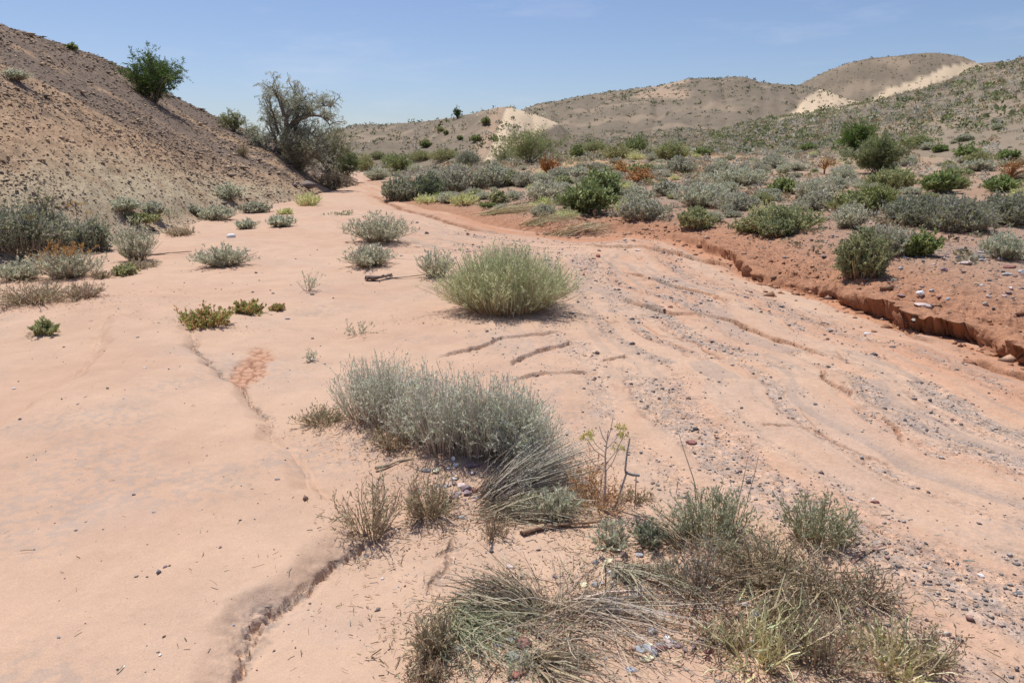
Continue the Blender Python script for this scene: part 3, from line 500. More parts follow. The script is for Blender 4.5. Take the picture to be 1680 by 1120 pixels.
# catalogue: kind, photo x of base, photo y of front edge, width px, height px, label [, extra]
CAT = [
 # --- foreground and middle of the wash
 ('grass', 830, 521, 222, 122, 'large dense yellow-green broom-like bush in the middle of the wash', {}),
 ('sage', 716, 458, 74, 48, 'grey-green wispy shrub just behind left of the large green bush', dict(q=.7)),
 ('sage', 623, 403, 108, 50, 'grey-green fan shaped shrub, the farther of two left of the large bush', {}),
 ('sage', 609, 441, 96, 38, 'rounded silvery shrub, the nearer of two left of the large bush', {}),
 ('sage', 368, 440, 92, 38, 'low silvery sagebrush alone on the sand at left', {}),
 ('sparse', 506, 480, 52, 40, 'sparse dry grey twig plant on sand between sagebrush and large bush', {}),
 ('mat', 338, 538, 86, 32, 'low green mat plant with reddish leaves at the tip of the sand crack', {}),
 ('mat', 410, 516, 52, 20, 'smaller green mat plant right beside the larger one', {}),
 ('mat', 457, 510, 20, 9, 'tiny creeping sprig right of the two mat plants', {}),
 ('olive', 75, 550, 40, 26, 'small pale green tuft on sand at the far left edge', dict(q=.5)),
 ('sparse', 590, 553, 66, 30, 'thin sparse green sprigs behind the main grey sagebrush', dict(q=.6, cl=(.28, .33, .2))),
 ('sparse', 512, 594, 22, 26, 'single small sprig with a white stone at its foot', dict(q=.5)),
 ('dry', 530, 702, 105, 34, 'flattened brown dead stubble at the left end of the main sagebrush', dict(q=1.2, dome=.6)),
 ('dry', 640, 745, 95, 45, 'brown dead undergrowth below the left half of main sagebrush', dict(q=.8, dome=.6)),
 ('dry', 612, 902, 128, 112, 'tall brown twiggy bush at the head of the foreground sand crack', dict(q=.55, leaf=16, wob=.12)),
 ('dry', 705, 862, 118, 84, 'dark tangled dead bush below the heap of stones', dict(q=.9, leaf=14)),
 ('dry', 815, 890, 66, 48, 'small forked dead twig bush on sand below the main sagebrush', dict(q=.4)),
 ('dry', 900, 862, 90, 46, 'low brown dead brush right below the swept stems', dict(q=.6)),
 ('sage', 912, 862, 88, 66, 'small grey shrub left of the weathered log', dict(q=.5)),
 ('orange', 972, 842, 150, 92, 'ochre dry brush heap around the foot of the yellow-flowered stalk', dict(q=.5, cl=(.58, .40, .20), ct=(.60, .42, .22), cb=(.50, .34, .19), wob=.16, minh=.3, ll=.014, lw=.006, sw=.0035)),
 ('dry', 1040, 832, 80, 34, 'brown twig litter right of the yellow-flowered stalk', dict(q=.5)),
 ('sage', 1000, 905, 100, 50, 'wispy grey-green shrublet above the cream stones', dict(q=.3)),
 ('sage', 1062, 905, 60, 50, 'small dark twiggy shrublet between the log and the green tuft', dict(q=.35, cl=(.24, .26, .18))),
 ('olive', 1168, 905, 160, 105, 'dense green shrublet with tall pale stalks standing behind it', dict(q=.55, cl=(.44, .46, .31), cl2=(.52, .52, .40), ll=.015, lw=.0045, wob=.08)),
 ('olive', 1338, 905, 140, 98, 'bushy grey-green shrublet standing alone at right foreground', dict(q=.5, cl=(.42, .43, .28), cl2=(.52, .53, .38), ll=.014, lw=.0045, wob=.08)),
 ('dry', 1150, 1010, 160, 110, 'grey and brown dead bush between the stones and the brush thicket', dict(q=.7, ct=(.36, .32, .26))),
 ('dry', 1245, 985, 190, 95, 'brown matted grass clump in the middle of the brush thicket', dict(q=.9, leaf=14, dome=.75, cb=(.30, .22, .14), ct=(.38, .31, .20), wob=.14)),
 ('dry', 1345, 1015, 160, 110, 'brown-green twig bush on the right edge of the thicket', dict(q=.65, leaf=14, cl=(.42, .38, .26), ll=.013, minh=.25)),
 ('straw', 1240, 1118, 200, 150, 'tall straw coloured stalks with fresh green blades at the bottom edge', dict(q=.5, cl=(.48, .40, .25), cl2=(.38, .40, .20), wob=.15, ll=.015, lw=.004, minh=.3)),
 ('dry', 1345, 1120, 170, 130, 'dense dry bush with green leaflets at the bottom edge', dict(q=.65, leaf=14, cl=(.44, .40, .26), ll=.013, minh=.25)),
 ('straw', 1450, 1128, 190, 120, 'dry straw-brown bush at bottom right corner of the thicket', dict(q=.5, leaf=12, cl=(.46, .40, .25), wob=.16, ll=.013, minh=.25)),
 ('dry', 715, 1085, 90, 85, 'curled brown dead bush at bottom edge left of the maroon stone', dict(q=.8, leaf=18)),
 ('dry', 700, 1130, 80, 50, 'brown litter tuft touching the bottom edge of the picture', dict(q=.6, leaf=14)),
 ('sparse', 850, 1128, 80, 50, 'sparse twigs behind the red stone at the bottom edge', dict(q=.5)),
 ('dry', 1420, 1000, 120, 78, 'grey-brown twig bush leaning out on the right side of the thicket', dict(q=.7, leaf=14, ct=(.42, .37, .29), ll=.012)),
 ('dry', 1515, 1112, 120, 92, 'brown twiggy bush ending the thicket at far right bottom', dict(q=.75, leaf=14, ll=.012, minh=.25)),
 ('dry', 1180, 1078, 110, 62, 'low brown dead bush between the slabs and the tall straw stalks', dict(q=.7, leaf=10, minh=.25)),
 ('dry', 1095, 968, 80, 56, 'low tangled dead bush right of the cream stones', dict(q=.55, leaf=12, ct=(.44, .40, .32))),
 ('dry', 1285, 1048, 130, 86, 'rust-brown dead bush at the heart of the thicket', dict(q=.8, leaf=14, cl=(.40, .28, .17), ll=.014)),
 # --- left side below the hill
 ('darkgrey', 34, 425, 125, 88, 'tall dark thorny thicket at the left edge below the hill', dict(q=1.1)),
 ('greydome', 95, 412, 90, 66, 'grey twiggy bush right of the dark thicket', {}),
 ('darkgrey', 158, 414, 62, 64, 'grey-green rounded bush behind the orange-topped one', {}),
 ('sage', 226, 430, 76, 70, 'upright grey-green fan shrub at the edge of the open sand', {}),
 ('dry', 232, 442, 74, 16, 'brown dead skirt below the upright fan shrub', {}),
 ('sage', 112, 460, 110, 62, 'grey-green shrub with an orange dry top at left', dict(tipc=(.48, .29, .10))),
 ('sage', 35, 462, 90, 34, 'low silvery shrub at the left edge in front of the dark thicket', {}),
 ('dry', 60, 503, 150, 44, 'wide flattened brown and grey dead brush at left', dict(q=1.1)),
 ('dry', 138, 492, 80, 34, 'brown dead brush at the right end of the flattened brush', {}),
 ('dry', 168, 458, 40, 18, 'small dry tuft right of the orange-topped shrub', {}),
 ('olive', 206, 452, 46, 20, 'small dull green tuft in front of the upright fan shrub', dict(q=.6)),
 ('pale', 206, 358, 62, 26, 'grey-green shrub at the foot of the left hill, left of a pair', {}),
 ('greydome', 252, 360, 44, 26, 'grey shrub at the foot of the left hill, right of a pair', {}),
 ('olive', 228, 374, 62, 20, 'low olive shrub in front of the pair at the hill foot', dict(q=.6)),
 ('sparse', 282, 362, 44, 22, 'sparse yellow-green plant at the hill foot', dict(cl=(.25, .30, .08))),
 ('dry', 296, 388, 60, 16, 'brown dead roots lying along a low sand step', {}),
 ('pale', 357, 362, 66, 26, 'rounded grey-green shrub on sand below the hill', {}),
 ('greydome', 318, 352, 26, 12, 'tiny grey shrub at the hill foot', {}),
 ('pale', 376, 332, 44, 30, 'grey shrub on the lower hill slope, upper of a pair', dict()),
 ('greydome', 418, 350, 48, 20, 'grey shrub on the lower hill slope, lower of a pair', {}),
 ('pale', 405, 376, 34, 18, 'small silvery tuft left of the sagebrush below the tree', {}),
 ('pale', 461, 373, 48, 22, 'small silvery sagebrush on sand below the tree', {}),
 ('straw', 506, 338, 52, 22, 'yellow straw tuft near the bend of the wash', {}),
 ('straw', 470, 352, 30, 8, 'low straw patch beside the wash bend', {}),
 ('sparse', 560, 354, 50, 8, 'low thin green strip of plants on the far sand', dict(cl=(.25, .30, .15))),
 ('dry', 400, 258, 22, 22, 'small dead bush on the hill slope below the two green ones', {}),
 ('bright', 120, 84, 14, 8, 'tiny bright green plant near the crest of the hill', {}),
 ('pale', 28, 136, 44, 18, 'pale grass tuft high on the left hill', {}),
 ('pale', 351, 180, 14, 12, 'tiny green shrub on the hill skyline', {}),
 # --- right bank
 ('leafy', 962, 352, 90, 58, 'dark leafy bush overhanging the red bank', dict(q=1.2)),
 ('leafy', 985, 330, 60, 56, 'taller dark leafy bush rising behind the overhanging one', {}),
 ('greydome', 1056, 362, 92, 38, 'grey cushion bush sagging over the red bank', {}),
 ('dome', 1140, 378, 60, 40, 'round olive cushion bush on the bank edge', {}),
 ('dome', 1282, 384, 118, 54, 'broad green cushion bush on the gravel right of the bank', {}),
 ('dome', 1232, 384, 60, 34, 'left shoulder bush beside the broad green cushion', {}),
 ('dome', 1273, 393, 66, 34, 'small light green cushion in front of the broad one', dict(cl=(.23, .27, .11))),
 ('dome', 1412, 455, 92, 92, 'big dark green dome bush hanging over the bank', dict(q=1.5, cl=(.29, .33, .16), cl2=(.40, .42, .26))),
 ('greydome', 1452, 424, 100, 60, 'grey twiggy half of the big dome bush', dict(q=1.1)),
 ('bright', 1510, 422, 54, 38, 'bright green spiky shrublet right of the big dome bush', dict(q=1.4)),
 ('pale', 1648, 428, 80, 56, 'pale silvery shrub at the right edge', {}),
 ('olive', 1395, 352, 70, 40, 'grey-green low bush left of the yellow-green one', {}),
 ('olive', 1428, 350, 90, 52, 'yellow-green mounded bush left of the dark grey thicket', dict(cl=(.24, .28, .07))),
 ('darkgrey', 1500, 372, 110, 60, 'dark grey thorny thicket, left mass', dict(q=1.2)),
 ('darkgrey', 1566, 382, 120, 66, 'dark grey thorny thicket, middle mass', dict(q=1.2)),
 ('darkgrey', 1652, 372, 120, 62, 'dark grey thorny thicket, right mass at the picture edge', dict(q=1.2)),
 ('bright', 1540, 318, 62, 32, 'bright green bush behind the dark grey thicket', dict(q=1.3)),
 ('olive', 1462, 312, 80, 40, 'green and grey bush between the olive tree and the thicket', {}),
 ('bright', 1640, 316, 60, 22, 'light green low bush near the right edge', {}),
 ('pale', 1150, 342, 100, 48, 'broad silvery shrub behind the olive cushion', {}),
 ('greydome', 1208, 346, 84, 30, 'low grey-green bush dotted with yellow right of the broad silvery shrub', {}),
 ('pale', 1338, 328, 86, 42, 'silver grey bush right of the green-topped grey one', {}),
 ('olive', 1285, 318, 60, 28, 'green-topped grey bush left of the silver grey one', dict(cl=(.22, .28, .06))),
 ('pale', 1205, 306, 110, 38, 'wide grey sagebrush mass in the middle of the plain', {}),
 ('greydome', 1262, 322, 46, 12, 'low olive-grey patch on bare red soil', {}),
 ('dome', 1246, 297, 26, 16, 'small round green bush amid grey sagebrush', {}),
 ('greydome', 1340, 342, 50, 16, 'low grey twigs between cushion bush and thicket', {}),
 ('greydome', 1090, 322, 44, 26, 'grey dome bush left of the broad silvery shrub', {}),
 ('pale', 1040, 330, 70, 26, 'grey-green shrub behind the sagging grey cushion', {}),
 ('dome', 1004, 302, 32, 20, 'round olive tuft behind the tall leafy bush', {}),
 ('greydome', 888, 296, 34, 10, 'low grey dome on bare ground', {}),
 ('dome', 924, 304, 34, 16, 'olive tuft right of the low grey dome', {}),
 ('pale', 950, 292, 40, 20, 'grey-green shrub behind the olive tuft', {}),
 ('pale', 895, 330, 80, 36, 'silvery grey shrub on the crumbling bank', {}),
 ('pale', 862, 345, 0, 0, '', {}),
 ('dome', 817, 335, 34, 24, 'small olive grass tussock on sand left of the bank', dict()),
 ('straw', 892, 345, 40, 22, 'dry tuft hanging on the bank below the silvery shrub', {}),
 ('greydome', 845, 342, 0, 0, '', {}),
 ('darkgrey', 655, 330, 66, 44, 'dark green-grey bush at the left end of the grey thicket by the wash', {}),
 ('darkgrey', 700, 326, 70, 44, 'grey-green bush, second from left in the thicket by the wash', dict(cl=(.22, .25, .18))),
 ('greydome', 750, 316, 90, 48, 'grey twiggy bush in the middle of the thicket by the wash', {}),
 ('greydome', 812, 308, 80, 42, 'grey bush at the right end of the thicket by the wash', {}),
 ('dome', 840, 305, 40, 26, 'green tuft behind the right end of the grey thicket', {}),
 ('straw', 702, 334, 60, 14, 'yellow-green skirt of grass below the grey thicket', {}),
 ('straw', 760, 338, 60, 22, 'dry straw tuft on a sand hump below the grey thicket', {}),
 ('dome', 782, 326, 26, 14, 'small green tuft right of the dry straw tuft', {}),
 ('pale', 618, 296, 46, 26, 'pale shrub beside the wash bend', {}),
 ('leafy', 655, 282, 48, 34, 'dark bush beyond the wash bend', {}),
 ('olive', 640, 272, 30, 22, 'olive bush left of the dark one beyond the bend', {}),
 ('pale', 684, 282, 30, 14, 'small pale bush right of the dark one beyond the bend', {}),
 ('olive', 600, 282, 34, 34, 'yellow-green bush right of the tamarisk thicket', {}),
 ('olive', 690, 266, 44, 20, 'olive bush in the far belt, left', {}),
 ('olive', 728, 266, 50, 24, 'olive bush in the far belt, centre', {}),
 ('darkgrey', 768, 272, 44, 28, 'dark grey bush in the far belt, right', {}),
 ('dome', 620, 262, 26, 14, 'small green bush far behind the wash bend', {}),
 ('orange', 733, 274, 16, 6, 'tiny orange dry plant in the far belt', {}),
 ('orange', 900, 284, 32, 26, 'rust orange dry bush beside the big green tamarisk', dict(cl=(.42, .20, .08), cl2=(.34, .15, .06), ct=(.42, .22, .10))),
 ('orange', 1048, 300, 48, 24, 'pale orange dry bush in front of dark leafy shrubs', {}),
 ('orange', 1020, 284, 36, 18, 'rust dry plant behind the pale orange bush', dict(q=.6)),
 ('leafy', 945, 260, 26, 26, 'dark round bush right of the big green tamarisk', {}),
 ('leafy', 1042, 250, 44, 30, 'dark green rounded tree-like bush on the far plain', {}),
 ('olive', 1015, 262, 60, 24, 'olive bush in front of the dark rounded one', {}),
 ('olive', 975, 250, 40, 22, 'dull olive bush left of the dark rounded one', {}),
 ('olive', 1102, 264, 56, 36, 'grey-green domed bush alone on the far plain', dict(q=1.2)),
 ('bright', 1152, 256, 28, 12, 'bright green low bush right of the domed one', {}),
 ('olive', 1326, 248, 24, 14, 'light green tuft left of the pair of trees', dict(cl=(.24, .32, .10))),
 ('olive', 1503, 244, 46, 24, 'grey-green bush right of the pair of trees', {}),
 ('bright', 1542, 250, 22, 10, 'small bright green bush on the right plain', {}),
 ('bright', 1584, 262, 34, 22, 'bright green spreading bush on the right plain', {}),
 ('dome', 1556, 278, 20, 14, 'small round dark bush on the right plain', {}),
 ('pale', 1605, 282, 50, 22, 'grey shrub behind the round dark bush', {}),
 ('bright', 1652, 264, 28, 16, 'bright green bush near the right edge', {}),
 ('straw', 1645, 292, 0, 0, '', {}),
 ('bright', 1268, 268, 20, 12, 'small green bush on the middle plain', {}),
 ('olive', 1572, 288, 40, 10, 'low olive patch below the round dark bush', {}),
 ('straw', 1330, 300, 0, 0, '', {}),
 # --- on the centre hill
 ('leafy', 797, 206, 16, 14, 'dark round bush on the brow of the centre hill', {}),
 ('leafy', 697, 243, 22, 14, 'dark bush low on the centre hill', {}),
 ('leafy', 782, 234, 18, 12, 'dark bush on the lower centre hill right of the others', {}),
 ('olive', 722, 216, 14, 8, 'yellow-green patch of shrub on the centre hill', {}),
 ('leafy', 732, 222, 10, 8, 'small bush below the yellow-green one on the centre hill', {}),
 ('leafy', 754, 230, 10, 8, 'small bush right of the small one on the centre hill', {}),
 ('leafy', 812, 232, 9, 10, 'small bush at the foot of the cream cliff', {}),
]
CAT = [c for c in CAT if c[3] > 0]
pts = place([c[1] for c in CAT], [c[2] for c in CAT])
occupied = []
for i, (kind, px, py, wp, hp, label, ex) in enumerate(CAT):
    p = pts[i]; dp = depth(p); w = wp*dp/F; rr = math.hypot(p[0], p[1]); th = math.atan2(CAM_H-p[2], rr); H = hp*dp/F
    h = max(.35*H, (H-.30*w*math.sin(max(th, 0)))/math.cos(th)); k = 1+.30*w/rr
    x, y = p[0]*k, p[1]*k; z = float(terrain(np.array([x]), np.array([y]))[0])
    if z > p[2]+.4*H: z = p[2]
    if py < 470 and kind in ('dome', 'greydome', 'darkgrey', 'olive', 'pale', 'leafy'): h *= .84
    ex = dict(ex); q = ex.pop('q', 1.0); fat = 1.0
    mpp = dp/682.            # metres covered by one pixel of the render
    if mpp > .007: fat = min(6., mpp/.007)**.8; q *= max(.25, 1/fat**1.0)
    SL = make(kind, 100+i, w*1.02, h, q=q, fat=fat, **ex)
    put(SL, NAMES[kind], label, CATS[kind], (x, y, z-.01), random.Random(i).uniform(0, 6.28) if kind not in () else 0)
    occupied.append((x, y, w*.5))
# the main foreground sagebrush: several root clumps in a row, one plant
def P1(px, py): return place([px], [py])[0]
mp0 = P1(735, 742); cl = []
for (cx, cy, hh) in [(598, 690, .85), (640, 700, .95), (690, 720, .95), (730, 742, 1.05), (780, 748, 1.0), (830, 755, .95), (862, 770, .75)]:
    q_ = P1(cx, cy); cl.append((q_[0]-mp0[0], q_[1]-mp0[1], hh))
SL = fan(7, .42, .50, 2300, k=6, sub=2, clumps=cl, leaf=17, ll=.016, lw=.0055, sw=.0038, ls=.30, minh=.5, wob=.07, base=.55, dome=.8, sublen=.2, cb=(.46, .37, .28), ct=(.68, .645, .54), cl=(.70, .715, .58), cl2=(.56, .60, .45))
put(SL, 'sagebrush', 'large silver-grey sagebrush in the foreground, behind the heap of stones', 'shrub', mp0-np.array([0, -.06, .02]))
def low(SL, name, label, cat, px, py, **k): return put(SL, name, label, cat, P1(px, py), **k)
low(lying(11, .56, .16, 620, ang=R(26), h=.26, cb=(.30, .24, .18), ct=(.50, .47, .38), cl=(.52, .52, .42), leaf=9, fanout=.26, arch=.2, sw=.0034, wob=.022, ll=.013), 'swept_brush', 'grey stems of sagebrush swept flat to the right of the stones', 'dry bush', 812, 812)
low(lying(12, .46, .16, 300, ang=R(2), h=.10, cb=(.34, .26, .18), ct=(.52, .46, .34), cl=(.42, .42, .28), leaf=8, fanout=.28, sw=.0035, wob=.03), 'swept_brush', 'paler flattened stems below the swept grey ones', 'dry bush', 812, 840)
low(lying(13, .38, .20, 180, ang=R(-42), h=.07, cb=(.36, .34, .22), ct=(.46, .43, .30), cl=(.40, .43, .28), leaf=18, fanout=.5, ll=.012, sw=.0032, wob=.12), 'swept_brush', 'leafy green-grey stems lying towards the bottom, left foreground', 'dry bush', 745, 1015)
low(lying(14, .50, .30, 190, ang=R(5), h=.09, cb=(.40, .31, .22), ct=(.50, .44, .34), cl=(.36, .30, .19), leaf=6, fanout=1.7, wob=.17, sw=.0032), 'dead_bush', 'grey dead bush lying as a tangle of bare twigs', 'dead bush', 930, 1020)
low(lying(15, .55, .12, 60, ang=R(-25), h=.10, cb=(.46, .38, .30), ct=(.56, .50, .42), leaf=1, fanout=.25, wob=.06, sw=.0035), 'dead_branches', 'long pale dead twigs reaching right over the sand', 'twigs', 950, 990)
low(lying(16, .42, .12, 130, ang=R(150), h=.10, cb=(.32, .25, .18), ct=(.36, .30, .22), leaf=5, fanout=.3), 'dead_branches', 'brown dead twigs reaching left from the tangle', 'twigs', 880, 1005)
low(lying(17, .45, .08, 50, ang=R(-60), h=.12, cb=(.36, .30, .22), ct=(.40, .35, .26), cl=(.28, .31, .22), leaf=7, fanout=.35, wob=.08), 'dead_branches', 'thin grey twigs fallen across the cream stones', 'twigs', 1010, 930)
low(lying(18, .50, .26, 200, ang=R(200), h=.12, cb=(.50, .40, .26), ct=(.42, .31, .20), leaf=6, fanout=.9, wob=.12, sw=.0035), 'dead_branches', 'brown matted stems crossing the thicket', 'twigs', 1330, 960)
low(lying(19, .30, .08, 70, ang=R(-30), h=.05, leaf=6, fanout=.5), 'dead_branches', 'small dead twigs along the bottom edge by the red stone', 'twigs', 870, 1085)
low(lying(20, .35, .1, 90, ang=R(120), h=.1, leaf=6, cl=(.30, .31, .22), fanout=.6), 'dead_branches', 'dry twigs above the dark grey slab', 'twigs', 1130, 900)
for i, (px, py, L_, ang, lab) in enumerate([(800, 352, 1.7, 12, 'straw grass combed flat by floodwater, leftmost of three on the bank'), (872, 368, 1.2, 8, 'straw grass combed flat by floodwater, middle of three on the bank'), (918, 384, 1.3, 25, 'straw grass combed flat by floodwater, rightmost of three on the bank')]):
    low(lying(30+i, L_, .5, 240, ang=R(ang), h=.30, cb=(.52, .42, .25), ct=(.60, .52, .34), cl=(.50, .50, .30), leaf=5, ll=.05, lw=.012, sw=.012, fanout=.35, arch=.3, wob=.03), 'flattened_grass', lab, 'grass tuft', px, py)

# ------------------------------------------------------------------ trees
def tree(seed, loc, limbs, mpx, twigs, tuft, cl, cl2, bark=(.20, .165, .135), drop=.2, tl=.3, lsz=(.09, .022), trunkr=.16, subs=5, tone=1.0, xs=1.0):
    """limbs: polylines in photo pixels relative to the root (x right, y up), each given real depth; mpx = metres per photo pixel"""
    rng = np.random.default_rng(seed); T = Buf(); L = Buf(); W = Buf(); ends = []
    for (pl, dy, r0) in limbs:
        P = np.array([(a*mpx*xs, dy*mpx*(i/(len(pl)-1))**1.2, b*mpx) for i, (a, b) in enumerate(pl)])
        n = (len(P)-1)*4+1; t = np.linspace(0, len(P)-1, n); Q = np.stack([np.interp(t, np.arange(len(P)), P[:, c]) for c in range(3)], -1)
        Q[1:] += rng.normal(0, .018*np.linalg.norm(P[-1]-P[0]), (n-1, 3))*.6; T.tube(Q, trunkr*r0*np.linspace(1, .22, n), bark, 7)
        for k in range(subs*len(pl)):
            i = rng.integers(n//4, n); b = Q[i]; d = rng.normal(0, 1, 3); d[2] = abs(d[2])*.6+.1; d /= np.linalg.norm(d); out = (Q[-1]-Q[0]); out /= np.linalg.norm(out); d = d+out*.5; d /= np.linalg.norm(d)
            l = rng.uniform(.35, 1.0)*tl*np.linalg.norm(P[-1]-P[0])**.6*1.6; pts_ = [b]; dd = d.copy()
            for s_ in range(5): dd = dd+rng.normal(0, .22, 3)+np.array([0, 0, .05]); dd /= np.linalg.norm(dd); pts_.append(pts_[-1]+dd*l/5)
            T.tube(pts_, trunkr*.16*np.linspace(1, .25, 6), bark, 4)
            for e_ in pts_[1:]: ends.append((e_, dd))
    E = np.array([e[0] for e in ends]); D = np.array([e[1] for e in ends]); m = twigs; i = rng.integers(0, len(E), m)
    b = E[i]+rng.normal(0, tl*.12, (m, 3)); d = D[i]*.6+rng.normal(0, .7, (m, 3)); d /= np.linalg.norm(d, axis=1, keepdims=True); l = tl*rng.uniform(.4, 1.1, m)[:, None]
    e = b+d*l; e[:, 2] -= drop*l[:, 0]*.5; mid = (b+e)/2; mid[:, 2] += drop*l[:, 0]*.25; Q = np.stack([b, mid, e], 1)
    W.ribbons(Q, np.full((m, 3), .012), np.repeat(var(rng, bark, m)[:, None], 3, 1), rng)
    k = m*tuft; i = rng.integers(0, m, k); f = rng.uniform(.1, 1, k)[:, None]; q = Q[i, 0]*(1-f)**2+2*f*(1-f)*Q[i, 1]+f*f*Q[i, 2]+rng.normal(0, .02, (k, 3))
    dv = (e-b)[i]; dv = dv/np.linalg.norm(dv, axis=1, keepdims=True)*.8+rng.normal(0, .5, (k, 3)); dv[:, 2] -= drop*.8
    K = var(rng, np.array(cl)*tone, k, .15); pk = rng.uniform(0, 1, k) < .35; K[pk] = var(rng, np.array(cl2)*tone, int(pk.sum()), .15)
    L.leaves(q, dv, lsz[0]*rng.uniform(.6, 1.4, k), lsz[1]*rng.uniform(.7, 1.3, k), K, rng)
    return T, W, L
def put_tree(SL, name, label, loc, cat='tree'):
    e = bpy.data.objects.new(name, None); C.objects.link(e); e.location = loc; tag(e, label, cat)
    link('trunk', SL[0].mesh('trunk', BARK, True), e); cr = link('crown', SL[2].mesh('crown', LEAF), e); link('twigs', SL[1].mesh('twigs', TWIG), cr)
    return e
b0 = P1(452, 248); mpx = depth(b0)/F
limbs = [([(0, 0), (12, 18), (22, 36), (26, 56), (20, 78), (14, 100)], -30, 1.0), ([(0, 0), (16, 16), (28, 34), (34, 54), (34, 76), (28, 98)], 25, .9), ([(20, 36), (36, 54), (56, 60), (76, 58), (88, 46)], -20, .6),
         ([(22, 40), (44, 58), (64, 76), (82, 76)], 30, .5), ([(4, 2), (0, 24), (-8, 44), (-4, 66)], 20, .5), ([(0, 0), (-16, 10), (-30, 20), (-38, 36)], -10, .5), ([(4, 4), (30, 14), (54, 14), (74, 2)], -25, .6), ([(2, 2), (26, 28), (48, 32), (66, 26)], 25, .5),
         ([(0, 0), (14, -16), (34, -26), (44, -38)], -12, .5), ([(8, 14), (34, 8), (60, -8), (70, -22)], 15, .5), ([(24, 60), (40, 78), (52, 92)], 0, .4), ([(6, 30), (4, 56), (0, 84)], -10, .4)]
put_tree(tree(3, b0, limbs, mpx*.97, 2100, 14, (.54, .55, .44), (.44, .46, .33), tl=.46, lsz=(.12, .024), trunkr=.21, drop=.35, subs=4, xs=1.12), 'saxaul_tree', 'leaning grey-green tree with bare forked trunks on the hill shoulder', b0-np.array([0, 0, .1]))
# its washed-out roots
rt = Buf(); rng = np.random.default_rng(5)
for k in range(16):
    a = rng.uniform(-.5, 2.6); p0 = np.array([rng.normal(0, .15), rng.normal(0, .15), .1]); pp = [p0]; l = rng.uniform(.5, 1.5)
    for s_ in range(5): q = pp[-1]+np.array([math.cos(a)*l/5, -abs(math.sin(a))*l/5, -.10*l+rng.normal(0, .05)]); a += rng.normal(0, .3); pp.append(q)
    rt.tube(pp, .05*np.linspace(1, .2, 6)*rng.uniform(.5, 1.2), (.24, .19, .15), 5)
tr = [o for o in C.objects if o.name == 'saxaul_tree'][0]; link('roots', rt.mesh('roots', BARK, True), tr)
def bushy_limbs(w, h, rng, n=9):
    out = []
    for k in range(n):
        a = (k+.5)/n*2-1; tx = a*w*.42; tz = h*.82*math.sqrt(max(.08, 1-(a*.85)**2))*rng.uniform(.75, 1.05); dy = rng.uniform(-.4, .4)*w
        out.append(([(0, 0), (tx*.3, tz*.35), (tx*.7, tz*.72), (tx, tz)], dy, rng.uniform(.4, .8)))
    return out
TB = [  # name, label, px, py, w, h, leaf, leaf2, twigs, leafsize
 ('tamarisk', 'dark green upright bush high on the left hillside', 256, 170, 74, 72, (.065, .115, .03), (.11, .16, .05), 900, (.13, .03), 5),
 ('tamarisk', 'yellow-green spreading bush on the hill crest left of the tree', 384, 216, 50, 34, (.20, .22, .10), (.26, .26, .15), 260, (.12, .025), 6),
 ('tamarisk', 'small olive bush between the crest bush and the tree', 412, 222, 28, 16, (.17, .18, .09), (.22, .22, .14), 110, (.12, .025), 7),
 ('tamarisk', 'drooping grey-green thicket hanging below the tree', 492, 282, 80, 62, (.27, .25, .17), (.22, .22, .12), 650, (.11, .02), 8),
 ('tamarisk', 'dark green tamarisk right of the leaning tree', 540, 285, 68, 74, (.16, .18, .08), (.21, .21, .12), 800, (.12, .022), 9),
 ('tamarisk', 'lower green tamarisk at the tip of the spur', 570, 292, 50, 48, (.15, .185, .07), (.12, .14, .06), 650, (.13, .024), 10),
 ('tamarisk', 'brown-grey bush at the foot of the spur above the wash', 548, 312, 80, 34, (.25, .21, .15), (.28, .22, .14), 450, (.10, .02), 11),
 ('tamarisk', 'big bright green tamarisk below the cream cliff', 868, 270, 110, 54, (.20, .24, .09), (.25, .27, .13), 1500, (.13, .026), 12),
 ('tamarisk', 'lower green skirt bush left of the big tamarisk', 826, 268, 50, 24, (.19, .23, .09), (.24, .26, .13), 380, (.12, .025), 13),
 ('round_tree', 'round vivid green tree on the right plain', 1402, 248, 54, 42, (.075, .14, .025), (.12, .18, .05), 800, (.13, .03), 14),
 ('round_tree', 'wide olive tree in front of the round vivid green one', 1438, 285, 92, 58, (.15, .18, .07), (.20, .21, .11), 1300, (.11, .022), 15),
 ('small_tree', 'lone small leaning tree on the centre hill skyline', 751, 195, 11, 17, (.08, .11, .04), (.12, .14, .06), 100, (.28, .08), 16),
]
for (nm, lab, px, py, wp, hp, c1, c2, tw, ls_, sd) in TB:
    b = P1(px, py); mm_ = depth(b)/F; rng = np.random.default_rng(sd)
    put_tree(tree(sd, b, bushy_limbs(wp, hp, rng, 11), mm_, tw, 13, c1, c2, tl=.22*hp*mm_, lsz=ls_, trunkr=.02*hp*mm_+.02, drop=.1, subs=4, tone=1.55), nm, lab, b-np.array([0, 0, .05]), 'tree' if 'tree' in nm else 'bush')
    occupied.append((b[0], b[1], wp*mm_*.4))

